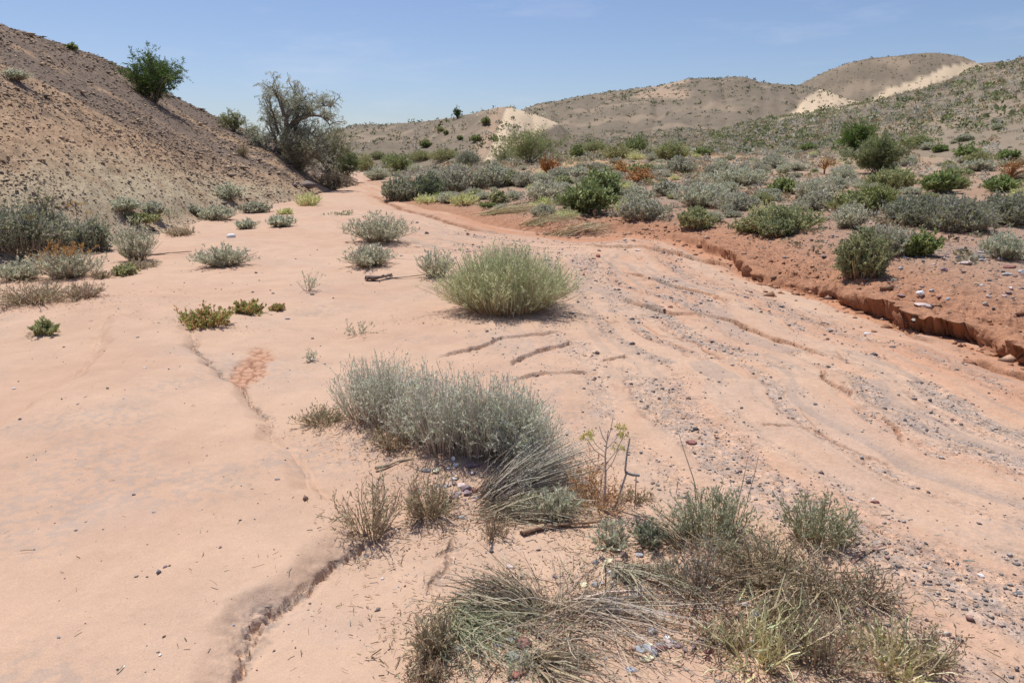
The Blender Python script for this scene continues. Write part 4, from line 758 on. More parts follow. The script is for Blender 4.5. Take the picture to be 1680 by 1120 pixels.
# ------------------------------------------------------------------ flowering stalk, dead stalk, dry umbels, log
def umbel(seed, h, heads, stemc, headc, headr, sw=.006, nh=26, branches=None):
    rng = np.random.default_rng(seed); S = Buf(); heads_ = []
    S.tube([(0, 0, 0), (.01*h, 0, h*.35), (0, .01, h*.7), (.02*h, 0, h)], [sw*1.3, sw*1.1, sw*.9, sw*.5], stemc, 6)
    for (t, dx, dy, dz, on) in heads:
        b = np.array([0.01*h, 0, h*t]); e = b+np.array([dx, dy, dz]); mid = (b+e)/2+np.array([dx*.1, 0, -dz*.05]); S.tube([b, mid, e], [sw*.6, sw*.5, sw*.35], stemc, 5)
        if not on: continue
        L = Buf(); heads_.append(L)
        for k in range(nh):
            v = rng.normal(0, 1, 3); v[2] = abs(v[2])*.8; v /= np.linalg.norm(v); q = e+v*headr*rng.uniform(.5, 1); S.tube([e, q], [sw*.15, sw*.1], stemc, 3)
            n = 7; dv = rng.normal(0, 1, (n, 3)); L.leaves(np.repeat(q[None], n, 0)+dv*headr*.06, dv, np.full(n, headr*.20), np.full(n, headr*.13), var(rng, headc, n, .18), rng)
    return [S]+heads_
b = P1(990, 838); mm_ = depth(b)/F; H = 165*mm_
put(umbel(41, H*.86, [(.72, -.16*H, .02, .17*H, 1), (.66, -.20*H, -.03, .22*H, 1), (.78, .13*H, 0, .20*H, 1), (.6, .16*H, .02, .26*H, 1), (.86, .05*H, .0, .26*H, 0), (.84, -.08*H, 0, .18*H, 0), (.5, -.2*H, 0, .18*H, 0), (.5, .12*H, .03, .2*H, 1)],
          (.50, .44, .38), (.46, .46, .05), .034*H/.5, sw=.0045, nh=22), 'umbel_plant', 'tall pale branching stalk with small yellow-green flower heads', 'plant', b, parts=['stalk']+['flower_head']*9, mats=[TWIG]+[LEAF]*9)
b = P1(1008, 835); H = 125*mm_; st = Buf()
for pl, r0, cc in (([(0, 0, 0), (.02, 0, .2*H), (.05, 0, .5*H), (.045, 0, .56*H)], .006, (.42, .40, .38)), ([(.045, 0, .56*H), (.05, 0, .8*H), (.06, 0, H)], .0055, (.44, .42, .40)), ([(.05, 0, .53*H), (.08, -.01, .51*H), (.115, -.01, .50*H)], .009, (.30, .27, .25)), ([(.10, 0, .5*H), (.102, 0, .2*H), (.10, 0, .0)], .0025, (.2, .15, .12))):
    st.tube(pl, np.linspace(r0, r0*.8, len(pl)), cc, 6)
put((st,), 'dead_stalk', 'grey jointed dead stalk with a dark broken stub, right of the flowering stalk', 'dead stalk', b, parts=('stem',), mats=(BARK,))
def dry_umbel(seed, w, h):
    rng = np.random.default_rng(seed); S = Buf(); L = Buf(); S.tube([(0, 0, -.05), (0, 0, h*.25), (.02, 0, h*.45)], [.05, .04, .03], (.28, .15, .08), 6)
    for k in range(26):
        a = rng.uniform(0, 6.28); s = rng.uniform(.2, 1); b = np.array([0, 0, h*rng.uniform(.15, .45)]); e = np.array([math.cos(a)*w*.5*s, math.sin(a)*w*.5*s, h*(1-.45*s)*rng.uniform(.75, 1)]); S.tube([b, (b+e)/2+np.array([0, 0, .06*h]), e], [.022, .015, .010], (.36, .18, .08), 4)
        n = 26; dv = rng.normal(0, 1, (n, 3)); L.leaves(e+dv*.05*w, dv, np.full(n, .05*w), np.full(n, .022*w), var(rng, (.38, .20, .09), n, .25), rng)
    return S, L
for sd, (px, py, wp, hp, lab) in enumerate([(1655, 306, 62, 46, 'rust brown dry branching plant at the right edge'), (1352, 286, 42, 30, 'small rust dry branching plant on the plain left of the trees')]):
    b = P1(px, py); mm_ = depth(b)/F; put(dry_umbel(50+sd, wp*mm_, hp*mm_), 'dry_umbel_plant', lab, 'dry plant', b)
# pale bare stalks behind the green shrublet and elsewhere
for i, (x0, y0, x1, y1, lab) in enumerate([(1150, 838, 1103, 692, 'longest pale grass stalk leaning left, right of the flowering plant'), (1200, 870, 1218, 742, 'pale thin stalk standing above the green shrublet, left of two'), (1215, 862, 1236, 740, 'pale thin stalk standing above the green shrublet, right of two'), (1460, 415, 1452, 360, 'straw stalk poking out behind the big dome bush')]):
    b = P1(x0, y0); mm_ = depth(b)/F; dx = (x1-x0)*mm_; hz = (y0-y1)*mm_; s_ = Buf(); s_.tube([(0, 0, 0), (dx*.35, 0, hz*.4), (dx*.75, .01, hz*.75), (dx, .02, hz)], [.0032*mm_*300]*2+[.0024*mm_*300, .0012*mm_*300], (.58, .52, .40), 5)
    put((s_,), 'grass_stalk', lab, 'stalk', b, parts=('stem',))
# leaning sapling in the left thicket
b = P1(78, 398); mm_ = depth(b)/F; S_, L_ = fan(77, 45*mm_, 88*mm_, 40, sub=5, leaf=26, ll=.035, lw=.014, sw=.012, base=.05, minh=.55, dome=.7, cb=(.30, .26, .22), ct=(.28, .26, .2), cl=(.14, .18, .07), ls=.45)
put((S_, L_), 'sapling', 'thin bare-stemmed sapling rising out of the left thicket', 'sapling', b)
for i, (px, py, lab) in enumerate([(50, 418, 'yellow-orange flower heads of a dry umbel at the left edge'), (132, 395, 'yellow-green flowering umbel beside the orange-topped shrub')]):
    b = P1(px, py); mm_ = depth(b)/F; H = 55*mm_
    put(umbel(60+i, H, [(.7, -.2*H, .02, .3*H, 1), (.75, .2*H, 0, .3*H, 1), (.6, .35*H, 0, .2*H, 1), (.9, 0, 0, .2*H, 1), (.5, .42*H, 0, .05*H, 1)], (.40, .26, .14), (.48, .30, .05), .11*H, sw=.009, nh=14), 'umbel_plant', lab, 'plant', b, parts=['stalk']+['flower_head']*9, mats=[TWIG]+[LEAF]*9)
# driftwood log and small sticks
def log(seed, L_, r, ang, col=(.30, .19, .12), bend=.06, n=12, sides=9):
    rng = np.random.default_rng(seed); B = Buf()
    for k in range(3):
        t = np.linspace(0, 1, n); o = rng.normal(0, r*.4, 3); x = L_*(t-.5)*rng.uniform(.75, 1); y = bend*L_*np.sin(t*3.3+seed)+o[1]; z = r*.8+abs(o[2])*.5+.15*L_*(t-.3)*.4
        P = np.stack([x*math.cos(ang)-y*math.sin(ang), x*math.sin(ang)+y*math.cos(ang), z], -1)+rng.normal(0, r*.12, (n, 3)); B.tube(P, r*(.55+.25*np.sin(t*7+k))*np.clip(1.3-t*.9, .2, 1), np.array(col)*rng.uniform(.8, 1.2), sides)
    return B
def put1(B, name, label, cat, loc, mat, group=None, smooth=False, rz=0):
    o = link(name, B.mesh(name, mat, smooth)); o.location = loc; o.rotation_euler = (0, 0, rz); return tag(o, label, cat, group)
put1(log(1, .42, .015, R(20), (.34, .22, .14), .09), 'driftwood_log', 'weathered brown splintered log lying on the sand', 'log', P1(925, 868), BARK)
put1(log(2, .30, .012, R(-8), (.34, .27, .20)), 'driftwood_log', 'pale grey stick in the lying brush above the maroon stone', 'stick', P1(800, 998), BARK)
put1(log(3, .42, .04, R(25), (.14, .10, .08), .14), 'root_stump', 'dark dead root stump in front of the silvery shrub', 'root', P1(622, 458), BARK)
put1(log(4, .7, .012, R(-5), (.28, .22, .16), .10), 'driftwood_log', 'thin twisted root lying right of the dark stump', 'root', P1(665, 456), BARK)
put1(log(5, .22, .010, R(12), (.30, .24, .17), .12), 'driftwood_log', 'curved bare twig alone on sand above the brown dead bush', 'twig', P1(648, 762), BARK)
put1(log(6, .26, .006, R(30), (.30, .18, .14), .06), 'driftwood_log', 'thin reddish twig on sand right of the lone shrublet', 'twig', P1(1425, 912), BARK)
put1(log(7, .8, .02, R(30), (.26, .2, .15), .12), 'driftwood_log', 'bent grey stick on sand right of the upright fan shrub', 'stick', P1(278, 418), BARK)
put1(log(8, .38, .012, R(-35), (.30, .24, .18), .06), 'driftwood_log', 'bleached stick lying across the thicket', 'stick', P1(1200, 945), BARK)
put1(log(9, .9, .015, R(75), (.36, .30, .25), .10), 'driftwood_log', 'exposed root dangling over the undercut bank', 'root', P1(1485, 520), BARK)
put1(log(10, .8, .012, R(50), (.26, .18, .13), .10), 'driftwood_log', 'thin dark root on the bank below the dome bush', 'root', P1(1390, 498), BARK)

# ------------------------------------------------------------------ stones
def ico():
    import bmesh
    bm = bmesh.new(); bmesh.ops.create_icosphere(bm, subdivisions=3, radius=1); V = np.array([v.co[:] for v in bm.verts]); Fa = np.array([[v.index for v in f.verts] for f in bm.faces]); bm.free(); return V, Fa
ICO = ico()
def rock(seed, sx, sy, sz, col, cuts=14, rnd=.72):
    rng = np.random.default_rng(seed); V = ICO[0].copy()
    for k in range(cuts):
        n = rng.normal(size=3); n /= np.linalg.norm(n); d = rng.uniform(rnd-.22, rnd+.12); q = V@n-d; V = V-np.maximum(q, 0)[:, None]*n
    V += rng.normal(0, .008, V.shape); V = V*np.array([sx, sy, sz])*.5/np.abs(V).max(0); B = Buf(); B.add(V, ICO[1], np.clip(np.array(col)*(1+rng.normal(0, .05, (len(V), 1))), .02, .85)); return B
RC = dict(purple=(0.26, 0.189, 0.202), dark=(0.169, 0.163, 0.169), grey=(0.364, 0.351, 0.358), green=(0.247, 0.254, 0.208), maroon=(0.286, 0.13, 0.111), cream=(0.72, 0.65, 0.429), white=(0.72, 0.72, 0.72), red=(0.351, 0.156, 0.124), tan=(0.676, 0.468, 0.286), blue=(0.39, 0.403, 0.442), pink=(0.585, 0.468, 0.429))
ROCKS = [ # px, py(bottom), w px, h px, flatness, colour, label
 (862, 1064, 30, 30, .8, 'maroon', 'round maroon stone with pale veins near the bottom edge'), (839, 1085, 26, 26, .5, 'green', 'triangular grey-green stone left below the maroon one'),
 (858, 1090, 13, 12, .7, 'blue', 'small bluish stone touching the green triangular one'), (844, 1112, 30, 16, .5, 'red', 'flat brick-red stone at the bottom edge'), (888, 1046, 22, 12, .4, 'purple', 'purple slab right of the round maroon stone'),
 (816, 1060, 14, 10, .5, 'blue', 'small pale slab left of the maroon stone'), (1058, 1070, 40, 18, .3, 'blue', 'large flat lilac-grey slab at bottom centre'), (1088, 1060, 26, 10, .3, 'grey', 'thin grey slab leaning behind the lilac one'),
 (1062, 1086, 26, 16, .6, 'cream', 'cream block in front of the lilac slab'), (1037, 1102, 22, 12, .3, 'blue', 'thin pale shard below the cream block'), (1072, 1066, 14, 14, .7, 'purple', 'purple stone wedged between lilac slab and cream block'),
 (1113, 1064, 22, 16, .4, 'purple', 'mauve slab right of the lilac slab'), (1161, 1070, 26, 14, .4, 'maroon', 'dark maroon slab below the thicket'), (1185, 1058, 14, 10, .5, 'grey', 'grey pebble above the dark maroon slab'),
 (1158, 1032, 9, 9, .8, 'white', 'white round pebble at the thicket edge'), (1222, 1058, 16, 14, .6, 'purple', 'purple stone inside the thicket edge'), (1222, 996, 18, 14, .6, 'grey', 'pale grey stone inside the thicket'), (1224, 966, 20, 14, .5, 'maroon', 'maroon slab inside the thicket'),
 (1003, 924, 24, 12, .5, 'cream', 'layered cream stone in the stone cluster'), (1024, 944, 11, 9, .8, 'white', 'white pebble in the stone cluster'), (1002, 938, 14, 10, .7, 'pink', 'pink stone below the layered cream one'), (1029, 956, 12, 9, .6, 'green', 'green-grey stone in the cluster'),
 (1016, 946, 10, 9, .7, 'dark', 'dark stone left of the white pebble'), (1040, 966, 12, 8, .6, 'cream', 'small cream pebble below the cluster'), (976, 926, 12, 10, .7, 'purple', 'purple stone left of the cluster'), (1085, 938, 8, 20, 1.2, 'dark', 'dark upright stone slab right of the cluster'),
 (1047, 972, 14, 5, .3, 'dark', 'thin dark slab below the cream pebble'), (988, 958, 10, 7, .5, 'blue', 'bluish pebble in the lying twigs'), (838, 932, 18, 9, .5, 'pink', 'flat pinkish stone on open sand'), (1001, 1000, 24, 20, .8, 'dark', 'dark crumbly lump under the dead twigs'),
 (700, 776, 20, 12, .5, 'dark', 'smooth dark slab at the left of the stone heap'), (713, 774, 12, 11, .8, 'dark', 'dark round stone touching the smooth dark slab'), (775, 768, 26, 16, .5, 'purple', 'dark purple slab at the top of the stone heap'), (770, 752, 14, 8, .4, 'grey', 'grey chip above the dark purple slab'),
 (748, 786, 14, 12, .8, 'tan', 'yellow-tan stone in the stone heap'), (774, 778, 14, 9, .7, 'pink', 'pinkish stone in the stone heap'), (762, 806, 24, 16, .7, 'purple', 'mauve boulder in the stone heap'), (778, 808, 12, 12, .9, 'maroon', 'maroon stone right of the mauve boulder'),
 (717, 798, 8, 8, .7, 'white', 'white chip left in the stone heap'), (729, 800, 16, 8, .4, 'blue', 'pale blue-grey chip next to the white one'), (782, 818, 20, 8, .4, 'grey', 'grey slab at the foot of the stone heap'), (766, 828, 7, 6, .7, 'dark', 'small dark pebble below the stone heap'),
 (760, 852, 22, 9, .4, 'grey', 'flat pale grey stone below the dead bush'), (730, 822, 14, 6, .5, 'tan', 'orange-brown chip at the foot of the heap'), (601, 914, 16, 10, .6, 'purple', 'purple stone at the head of the sand crack'), (598, 880, 12, 9, .7, 'purple', 'small purple stone in the twiggy bush foot'),
 (1135, 730, 20, 12, .5, 'maroon', 'dark maroon flat stone alone on the sand right of the flowering stalk'), (1437, 826, 15, 8, .7, 'maroon', 'maroon stone on open sand at right'), (1434, 819, 6, 4, .8, 'white', 'white pebble sitting behind the maroon stone'),
 (1553, 984, 18, 6, .4, 'tan', 'yellow flake on the gravel at right'), (1526, 960, 12, 5, .5, 'dark', 'dark flat pebble on the sand at right, left of two'), (1564, 970, 12, 6, .5, 'dark', 'dark flat pebble on the sand at right, right of two'), (1673, 974, 20, 7, .4, 'dark', 'dark flat stone at the right edge'), (1591, 920, 20, 4, .4, 'green', 'thin greenish flake right of the thicket'),
 (1590, 435, 22, 18, .4, 'pink', 'large pale pinkish slab on the plain left of the silvery shrub'), (1604, 424, 16, 12, .7, 'dark', 'dark grey block beside the large pinkish slab'), (1521, 505, 26, 20, .35, 'pink', 'pale slab lying on the lip of the undercut bank'), (1530, 479, 9, 7, .8, 'blue', 'bluish stone above the pale slab'),
 (1556, 493, 10, 9, .9, 'grey', 'grey stone standing right of the pale slab'), (1660, 440, 24, 9, .5, 'maroon', 'maroon slab at the right edge of the plain'), (1655, 452, 20, 8, .4, 'grey', 'pale slab below the maroon one'), (1678, 447, 12, 8, .5, 'grey', 'grey stone cut by the right edge'), (1625, 461, 8, 6, .8, 'dark', 'small dark stone on the red slope'),
 (378, 390, 16, 10, .7, 'white', 'white stone on sand behind the lone sagebrush'), (512, 592, 8, 8, .8, 'white', 'white pebble at the foot of the small sprig'), (455, 787, 10, 4, .5, 'dark', 'small dark pebble on smooth sand'), (471, 524, 10, 5, .6, 'grey', 'grey pebble on sand right of the mat plants'),
 (448, 482, 7, 4, .7, 'dark', 'dark pebble on sand above the mat plants'), (512, 484, 9, 5, .6, 'dark', 'dark stone at the foot of the dry twig plant'), (414, 480, 6, 4, .7, 'dark', 'small dark pebble left of the dry twig plant'), (225, 554, 6, 4, .6, 'grey', 'grey pebble on the smooth left sand'), (237, 604, 7, 3, .6, 'white', 'white flake on the smooth left sand'),
 (1345, 880, 0, 0, 1, 'dark', ''), (1100, 505, 9, 6, .7, 'red', 'red clod beside the long crack'), (1047, 412, 10, 5, .6, 'pink', 'pale stone on the low bank'), (981, 422, 9, 9, .8, 'red', 'brown clod standing on the gravel'), (1103, 356, 9, 4, .5, 'purple', 'purple stone on the bank top'), (684, 366, 6, 4, .8, 'dark', 'dark stone in the far wash'), (700, 384, 8, 6, .7, 'dark', 'dark clod behind the fan shaped shrub'),
 (1425, 548, 12, 5, .4, 'white', 'white flat stone in the gravel wash'), (1450, 525, 10, 5, .5, 'blue', 'bluish stone in the wash below the bank'), (1465, 570, 12, 5, .6, 'dark', 'dark stone in the gravel wash'), (1340, 477, 0, 0, 1, 'dark', ''),
]
ROCKS = [r_ for r_ in ROCKS if r_[2] > 0]; rp_ = place([r_[0] for r_ in ROCKS], [r_[1] for r_ in ROCKS])
for i, (px, py, wp, hp, fl, cn, lab) in enumerate(ROCKS):
    p = rp_[i]; dp = depth(p)/F; w = wp*dp; th = math.atan2(CAM_H-p[2], math.hypot(p[0], p[1])); dpt = min(w, hp*dp/max(.25, math.sin(th)+fl*math.cos(th))); hz = max(.3*dpt, fl*min(w, dpt))
    put1(rock(200+i, w, dpt*1.1, hz, RC[cn], rnd=.8 if cn == 'white' else .7), 'slab' if fl <= .4 else 'stone', lab, 'stone', (p[0], p[1]+dpt*.4, p[2]+hz*.22), ROCK, rz=0.0)
def strew(seed, spots, label, group, smin, smax, names):
    rng = np.random.default_rng(seed)
    for (px, py, sx, sy, n) in spots:
        q = place(rng.normal(px, sx, n), np.minimum(rng.normal(py, sy, n), 1150))
        for p in q:
            w = rng.uniform(smin, smax)*rng.choice([.7, 1, 1.3]); hz = w*rng.uniform(.3, .75); put1(rock(int(rng.integers(1e6)), w, w*rng.uniform(.55, 1), hz, np.array(RC[rng.choice(names)])*rng.uniform(.85, 1.15), rnd=.7), 'stone', label, 'stone', (p[0], p[1], p[2]+hz*.2), ROCK, group, rz=rng.uniform(0, 6.28))
ALLC = ['purple', 'dark', 'grey', 'maroon', 'blue', 'pink', 'grey', 'cream', 'purple', 'white', 'pink']
strew(501, [(1015, 950, 35, 22, 26), (1110, 1055, 60, 14, 22), (1230, 1010, 45, 40, 14), (900, 1060, 60, 25, 10)], 'small angular stone among the dead twigs of the foreground brush', 'small stones among the foreground brush', .018, .045, ALLC)
strew(502, [(750, 800, 30, 22, 22)], 'small angular stone in the heap below the main sagebrush', 'small stones of the heap below the sagebrush', .02, .05, ALLC)
strew(503, [(1560, 425, 40, 12, 16), (1640, 460, 40, 20, 12), (1480, 478, 60, 12, 10)], 'small stone on the red ground above the bank', 'small stones above the bank', .04, .10, ALLC)
# scattered pebbles: the countable larger ones
rng = np.random.default_rng(77); protos = [rock(400+k, 1, .75, .5, (1, 1, 1)).V[0] for k in range(6)]
cand = []; 
while len(cand) < 190:
    px, py = rng.uniform(0, 1680), 470+650*rng.uniform(0, 1)**1.3
    cand.append((px, py))
cp = place([c[0] for c in cand], [c[1] for c in cand]); z_, D_ = terrain(cp[:, 0], cp[:, 1], True)
for i in range(len(cand)):
    if D_['w'][i] > .0 and rng.uniform() < .3: continue
    if cand[i][0] < 560 and rng.uniform() < .75: continue
    s = rng.uniform(.008, .019)*(1 if rng.uniform() < .85 else 1.6); c = np.array(RC[rng.choice(['purple', 'dark', 'grey', 'maroon', 'blue', 'pink', 'dark', 'grey', 'white'])])*rng.uniform(.8, 1.15)
    B = Buf(); B.add(protos[i % 6]*s, ICO[1], c); onp = D_['w'][i] > 0
    put1(B, 'pebble', 'small loose pebble lying on the open sand of the wash' if not onp else 'small loose pebble lying on the stony red plain', 'pebble', (cp[i, 0], cp[i, 1], cp[i, 2]+s*.12), ROCK, 'pebbles strewn over the sand' if not onp else 'pebbles strewn over the plain', rz=rng.uniform(0, 6))
# gravel: streaks of small stones nobody could count
def gravel(seed, n, name, label, sizes, cols, zones):
    rng = np.random.default_rng(seed); P = []
    for zone in zones:
        x, y = zone(rng); z, D = terrain(x, y, True); g, band = gravel_mask(x, y, D)
        pr = np.where(D['w'] < 0, g*.85+.03, ss(.1, .6, D['w'])*.55)*(D['reg'] < 2); k = rng.uniform(0, 1, len(x)) < pr; P.append(np.stack([x[k], y[k], z[k]], -1))
    P = np.concatenate(P)[:n]; m = len(P); r = np.hypot(P[:, 0], P[:, 1]); s = np.minimum(rng.lognormal(math.log(sizes*.8), .65, m), .05)*np.clip(r/5, .9, 2.4)
    o = np.array([(1, 0, 0), (0, 1, 0), (-1, 0, 0), (0, -1, 0), (0, 0, 1), (0, 0, -.6)], float)*.5; V = o[None]*(1+rng.normal(0, .22, (m, 6, 3))); V = V+rng.normal(0, .08, (m, 6, 3)); V *= np.array([1, .8, .6])
    a = rng.uniform(0, 6.28, m); ca, sa = np.cos(a)[:, None], np.sin(a)[:, None]; X = V[..., 0]*ca-V[..., 1]*sa; Y = V[..., 0]*sa+V[..., 1]*ca; V = np.stack([X, Y, V[..., 2]], -1)*s[:, None, None]+P[:, None]+np.array([0, 0, .12])*s[:, None, None]
    fc = np.array([(0, 1, 4), (1, 2, 4), (2, 3, 4), (3, 0, 4), (1, 0, 5), (2, 1, 5), (3, 2, 5), (0, 3, 5)]); ci = rng.integers(0, len(cols), m); K = np.array(cols)[ci]*rng.uniform(.7, 1.25, (m, 1))
    B = Buf(); B.add(V, (fc[None]+np.arange(m)[:, None, None]*6).reshape(-1, 3), np.repeat(K[:, None], 6, 1)); o_ = put1(B, name, label, None, (0, 0, 0), ROCK); o_['kind'] = 'stuff'; print(name, m)
def zone_az(n, a0, a1, r0, r1, pw=1.0):
    def f(rng): a = np.radians(rng.uniform(a0, a1, n)); r = r0*(r1/r0)**rng.uniform(0, 1, n); return r*np.sin(a), r*np.cos(a)
    return f
GC = [(.28, .25, .235), (.20, .18, .18), (.36, .32, .29), (.24, .20, .19), (.42, .37, .32), (.17, .16, .165), (.30, .19, .16)]
gravel(88, 60000, 'gravel', 'fine grey gravel washed into streaks over the sandy bed', .0085, GC, [zone_az(90000, -5, 43, 1.7, 22), zone_az(26000, -38, 0, 1.9, 14)])

# dead leaf and twig litter under and around the foreground plants
def litter(seed):
    rng = np.random.default_rng(seed); X = []
    for (px, py, sx, sy, n) in [(560, 700, 60, 12, 350), (640, 740, 50, 20, 600), (700, 800, 50, 40, 500), (760, 850, 60, 20, 500), (850, 830, 60, 20, 600), (960, 830, 90, 30, 900), (1000, 920, 70, 40, 700), (930, 1010, 150, 40, 1200),
                                (740, 1040, 60, 40, 900), (1180, 930, 80, 50, 1100), (1250, 1000, 110, 60, 2000), (1380, 1080, 110, 60, 1600), (600, 880, 40, 30, 300), (1340, 890, 60, 15, 400), (90, 500, 100, 14, 900), (340, 536, 50, 6, 200), (830, 522, 110, 5, 500), (840, 900, 500, 260, 500)]:
        q = np.stack([rng.normal(px, sx, n), rng.normal(py, sy, n)], -1); q = q[(q[:, 1] > 470) & (q[:, 1] < 1190)]; X.append(q)
    X = np.concatenate(X); p = flat(X[:, 0], X[:, 1], .03); z = terrain(p[:, 0], p[:, 1]); m = len(p); l = np.minimum(rng.lognormal(math.log(.018), .5, m), .05); a = rng.uniform(0, 6.28, m); d = np.stack([np.cos(a), np.sin(a), rng.normal(0, .18, m)], -1)*l[:, None]/2
    c = np.stack([p[:, 0], p[:, 1], z+.005+rng.exponential(.006, m)], -1); cols = np.array([(.32, .20, .12), (.42, .30, .18), (.24, .15, .10), (.50, .40, .27), (.36, .33, .27)]); K = cols[rng.integers(0, 5, m)]*rng.uniform(.7, 1.2, (m, 1))
    B = Buf(); B.ribbons(np.stack([c-d, c+rng.normal(0, .1, (m, 3))*l[:, None]*.4, c+d], 1), np.full((m, 3), 1.)*rng.uniform(.0015, .0045, (m, 1)), np.repeat(K[:, None], 3, 1), rng)
    o = put1(B, 'plant_litter', 'brown dead leaf and twig litter lying around the foreground plants', None, (0, 0, 0), TWIG); o['kind'] = 'stuff'
litter(71)
# ------------------------------------------------------------------ scattered shrubs of the plain and hills
def occ(x, y, w):
    for (a, b_, r_) in occupied:
        if (x-a)**2+(y-b_)**2 < (r_*.8+w*.3)**2: return True
    return False
def merged(kind, seed, w, h, q, fat):
    S, L = make(kind, seed, w, h, q=q, fat=fat); B = Buf(); B.V = S.V+L.V; B.K = S.K+L.K; B.F = []; n = 0
    for b in (S, L):
        for f in b.F: B.F.append(f+n)
        n += b.n
    B.n = n; return B
SC = [('pale', 'pale_sagebrush', 'pale grey-green sagebrush scattered over the stony plain', 'shrub', .46), ('greydome', 'grey_cushion_bush', 'low grey cushion bush scattered over the stony plain', 'bush', .26),
      ('olive', 'olive_bush', 'low olive green bush scattered over the stony plain', 'bush', .13), ('bright', 'green_shrublet', 'fresh green shrublet scattered over the stony plain', 'bush', .05), ('straw', 'straw_tuft', 'dry straw tuft scattered over the stony plain', 'grass tuft', .10)]
PR = {k[0]: [merged(k[0], 900+j*7+i, 1.0, .5, .55, 2.4).mesh(k[1], LEAF) for j in range(4)] for i, k in enumerate(SC)}
rng = np.random.default_rng(1234); cnt = 0; tries = 0; a = np.radians(rng.uniform(-8, 37.5, 6000)); r = np.sqrt(rng.uniform(11.5**2, 62**2, 6000)); r = np.where(rng.uniform(0, 1, 6000) < .5, rng.uniform(11.5, 40, 6000), r)
X = r*np.sin(a); Y = r*np.cos(a); Z, D = terrain(X, Y, True); dens = ss(-.35, .25, fbm(X*.18, Y*.18, 201, 3))
ok = (D['w'] > 1.2) & ((D['reg'] == 1) | (D['reg'] == 7)) & (rng.uniform(0, 1, 6000) < .25+.75*dens) & ~((r < 15) & (a > R(22))); ix = np.where(ok)[0]; kinds = rng.choice(len(SC), len(ix), p=[s_[4] for s_ in SC])
MAXI = 240; placed = []
for i, k in zip(ix, kinds):
    if cnt >= MAXI: break
    kd, nm, lab, cat, _ = SC[k]; w = rng.lognormal(math.log(.66), .42); w = min(w, 1.9)
    if kd == 'bright': w *= .65
    if occ(X[i], Y[i], w): continue
    if any((X[i]-q[0])**2+(Y[i]-q[1])**2 < (.42*(w+q[2]))**2 for q in placed[-400:]): continue
    o = link(nm, PR[kd][cnt % 4]); o.location = (X[i], Y[i], Z[i]-.02); o.rotation_euler = (0, 0, rng.uniform(0, 6.28)); o.scale = (w, w*rng.uniform(.8, 1.1), w*rng.uniform(.6, 1.1)); tag(o, lab, cat, nm.replace('_', ' ')+'s scattered over the plain'); placed.append((X[i], Y[i], w)); cnt += 1
print('plain shrubs', cnt)
# far brush on the plain and the hillsides: too many to count
def far_brush(name, label, seed, n, a0, a1, r0, r1, regs, size, cols, dens_s, wmin=.2, faces=14, hk=.55, excl=None, thr=.3):
    rng = np.random.default_rng(seed); a = np.radians(rng.uniform(a0, a1, n)); r = np.sqrt(rng.uniform(r0**2, r1**2, n)); x = r*np.sin(a); y = r*np.cos(a); z, D = terrain(x, y, True)
    k = np.isin(D['reg'], regs) & (rng.uniform(0, 1, n) < thr+(1-thr)*ss(-.1, .35, fbm(x*dens_s, y*dens_s, seed, 3))) & ((D['w'] > 1.0) | (D['reg'] > 1))
    
    x, y, z, r = x[k], y[k], z[k], r[k]; m = len(x)
    if placed and regs[0] == 1:
        pa = np.array([q[:2] for q in placed]); keep = np.ones(m, bool)
        for q in pa: keep &= (x-q[0])**2+(y-q[1])**2 > .25
        x, y, z, r = x[keep], y[keep], z[keep], r[keep]; m = len(x)
    s = size*rng.lognormal(0, .35, m); nf = faces; d = rng.normal(0, 1, (m, nf, 3)); d[..., 2] = np.abs(d[..., 2]); d /= np.linalg.norm(d, axis=2, keepdims=True); rad = rng.uniform(.35, 1, (m, nf, 1))**.5
    Pc = d*rad*np.array([.5, .5, hk])*s[:, None, None]+np.stack([x, y, z], -1)[:, None]; ci = rng.integers(0, len(cols), m); K = np.array(cols)[ci]*rng.uniform(.75, 1.2, (m, 1)); K = K[:, None]*rng.uniform(.75, 1.2, (m, nf, 1))
    sz = (s[:, None]*rng.uniform(.22, .42, (m, nf))).ravel()*(14/nf)**.45; B = Buf(); dv = (d+rng.normal(0, .5, d.shape)).reshape(-1, 3); Pf = Pc.reshape(-1, 3); B.leaves(Pf-dv/np.linalg.norm(dv, axis=1, keepdims=True)*sz[:, None]*.5, dv, sz, sz*.55, K.reshape(-1, 3), rng)
    o = put1(B, name, label, None, (0, 0, 0), LEAF); o['kind'] = 'stuff'; print(name, m)
GC1 = [(.48, .455, .37), (.40, .38, .29), (.47, .43, .33), (.32, .33, .17), (.46, .35, .22), (.46, .45, .37)]
GC2 = [(.17, .18, .09), (.24, .24, .14), (.32, .31, .22), (.15, .16, .075), (.38, .35, .26)]
far_brush('low_sagebrush', 'low grey-green sagebrush covering the far plain', 301, 6500, -9, 38, 17, 66, (1, 7), .42, GC1, .15, faces=64, hk=.42, thr=.12)
far_brush('distant_brush', 'distant grey-green brush covering the plain below the hills', 302, 23000, -12, 38, 58, 130, (1, 7, 4), .44, GC1+GC2[:1], .06, faces=22)
far_brush('slope_shrubs', 'small green shrubs dotting the right hill slope', 303, 1200, 13, 38, 50, 116, (7,), .62, [(.20, .23, .09), (.25, .27, .13), (.20, .22, .11)], .05, faces=26, thr=.2)
far_brush('hillside_shrubs', 'dark shrubs dotting the far ridges', 304, 9000, 0, 38, 104, 400, (4, 5, 6), .8, GC2, .02, faces=8, thr=.45, hk=.4)
far_brush('hillside_shrubs', 'shrubs dotting the centre hill', 305, 2600, -18, 5, 80, 175, (3,), .75, GC2+GC1[:1], .05, faces=10, thr=.25)
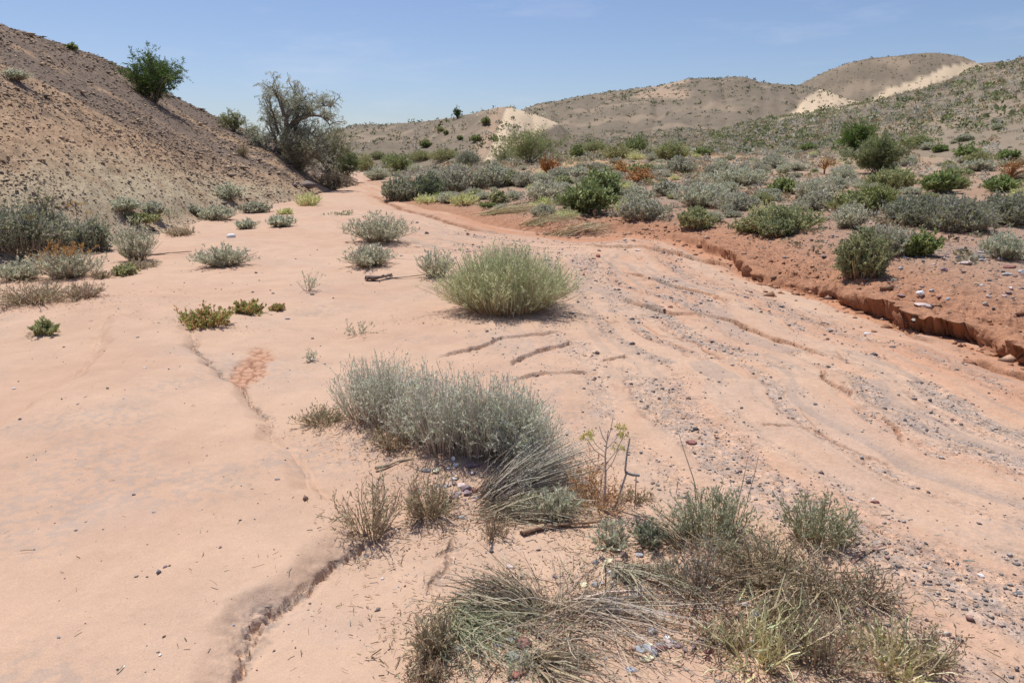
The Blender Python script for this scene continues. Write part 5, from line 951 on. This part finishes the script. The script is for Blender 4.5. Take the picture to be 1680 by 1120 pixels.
far_brush('bank_litter', 'low dry tufts between the bushes of the plain', 306, 5200, -8, 40, 7, 34, (1,), .20, [(.36, .30, .19), (.30, .29, .20), (.27, .20, .13)], .5, faces=20, hk=.4, thr=.1)
# dark clods and stones strewn over the left hillside
def hill_stones(seed, n):
    rng = np.random.default_rng(seed); a = np.radians(rng.uniform(-40, -9, n)); r = 13*(50/13)**rng.uniform(0, 1, n); x = r*np.sin(a); y = r*np.cos(a); z, D = terrain(x, y, True); k = (D['reg'] == 2) & (rng.uniform(0, 1, n) < .35+.65*ss(-.1, .3, fbm(x*.5, y*.5, 9, 3))); x, y, z, r = x[k], y[k], z[k], r[k]; m = len(x)
    s = rng.lognormal(math.log(.036), .55, m)*np.clip(r/24, .7, 1.5); o = np.array([(1, 0, 0), (0, 1, 0), (-1, 0, 0), (0, -1, 0), (0, 0, 1), (0, 0, -.6)], float)*.5
    V = o[None]*(1+rng.normal(0, .25, (m, 6, 3)))+rng.normal(0, .1, (m, 6, 3)); V = V*np.array([1.1, 1, .55])*s[:, None, None]+np.stack([x, y, z], -1)[:, None]+np.array([0, 0, .15])*s[:, None, None]
    fc = np.array([(0, 1, 4), (1, 2, 4), (2, 3, 4), (3, 0, 4), (1, 0, 5), (2, 1, 5), (3, 2, 5), (0, 3, 5)]); cols = np.array([(.40, .28, .18), (.27, .20, .145), (.19, .15, .125), (.45, .32, .20)]); K = cols[rng.integers(0, 4, m)]*rng.uniform(.7, 1.2, (m, 1))
    B = Buf(); B.add(V, (fc[None]+np.arange(m)[:, None, None]*6).reshape(-1, 3), np.repeat(K[:, None], 6, 1)); o_ = put1(B, 'scree', 'loose clods and dark scree covering the left hillside', None, (0, 0, 0), ROCK); o_['kind'] = 'stuff'; print('scree', m)
hill_stones(401, 110000)
def clods(seed, n):
    rng = np.random.default_rng(seed); a = np.radians(rng.uniform(2, 42, n)); r = rng.uniform(4.2, 17, n); x = r*np.sin(a); y = r*np.cos(a); z, D = terrain(x, y, True); w = D['w']
    k = rng.uniform(0, 1, n) < np.exp(-((w-.15)/.38)**2)*(.25+.75*D['coll']); x, y, z = x[k], y[k], z[k]; m = len(x); s_ = np.minimum(rng.lognormal(math.log(.026), .75, m), .17)
    o = np.array([(1, 0, 0), (0, 1, 0), (-1, 0, 0), (0, -1, 0), (0, 0, 1), (0, 0, -.6)], float)*.5; V = o[None]*(1+rng.normal(0, .25, (m, 6, 3)))+rng.normal(0, .12, (m, 6, 3)); V = V*np.array([1, 1, .7])*s_[:, None, None]+np.stack([x, y, z], -1)[:, None]
    fc = np.array([(0, 1, 4), (1, 2, 4), (2, 3, 4), (3, 0, 4), (1, 0, 5), (2, 1, 5), (3, 2, 5), (0, 3, 5)]); K = np.array([(.36, .19, .11), (.30, .14, .08), (.40, .25, .17)])[rng.integers(0, 3, m)]*rng.uniform(.75, 1.2, (m, 1))
    B = Buf(); B.add(V, (fc[None]+np.arange(m)[:, None, None]*6).reshape(-1, 3), np.repeat(K[:, None], 6, 1)); o_ = put1(B, 'earth_clods', 'red crumbled earth clods along the cut bank', None, (0, 0, 0), ROCK); o_['kind'] = 'stuff'; print('clods', m)
clods(402, 40000)
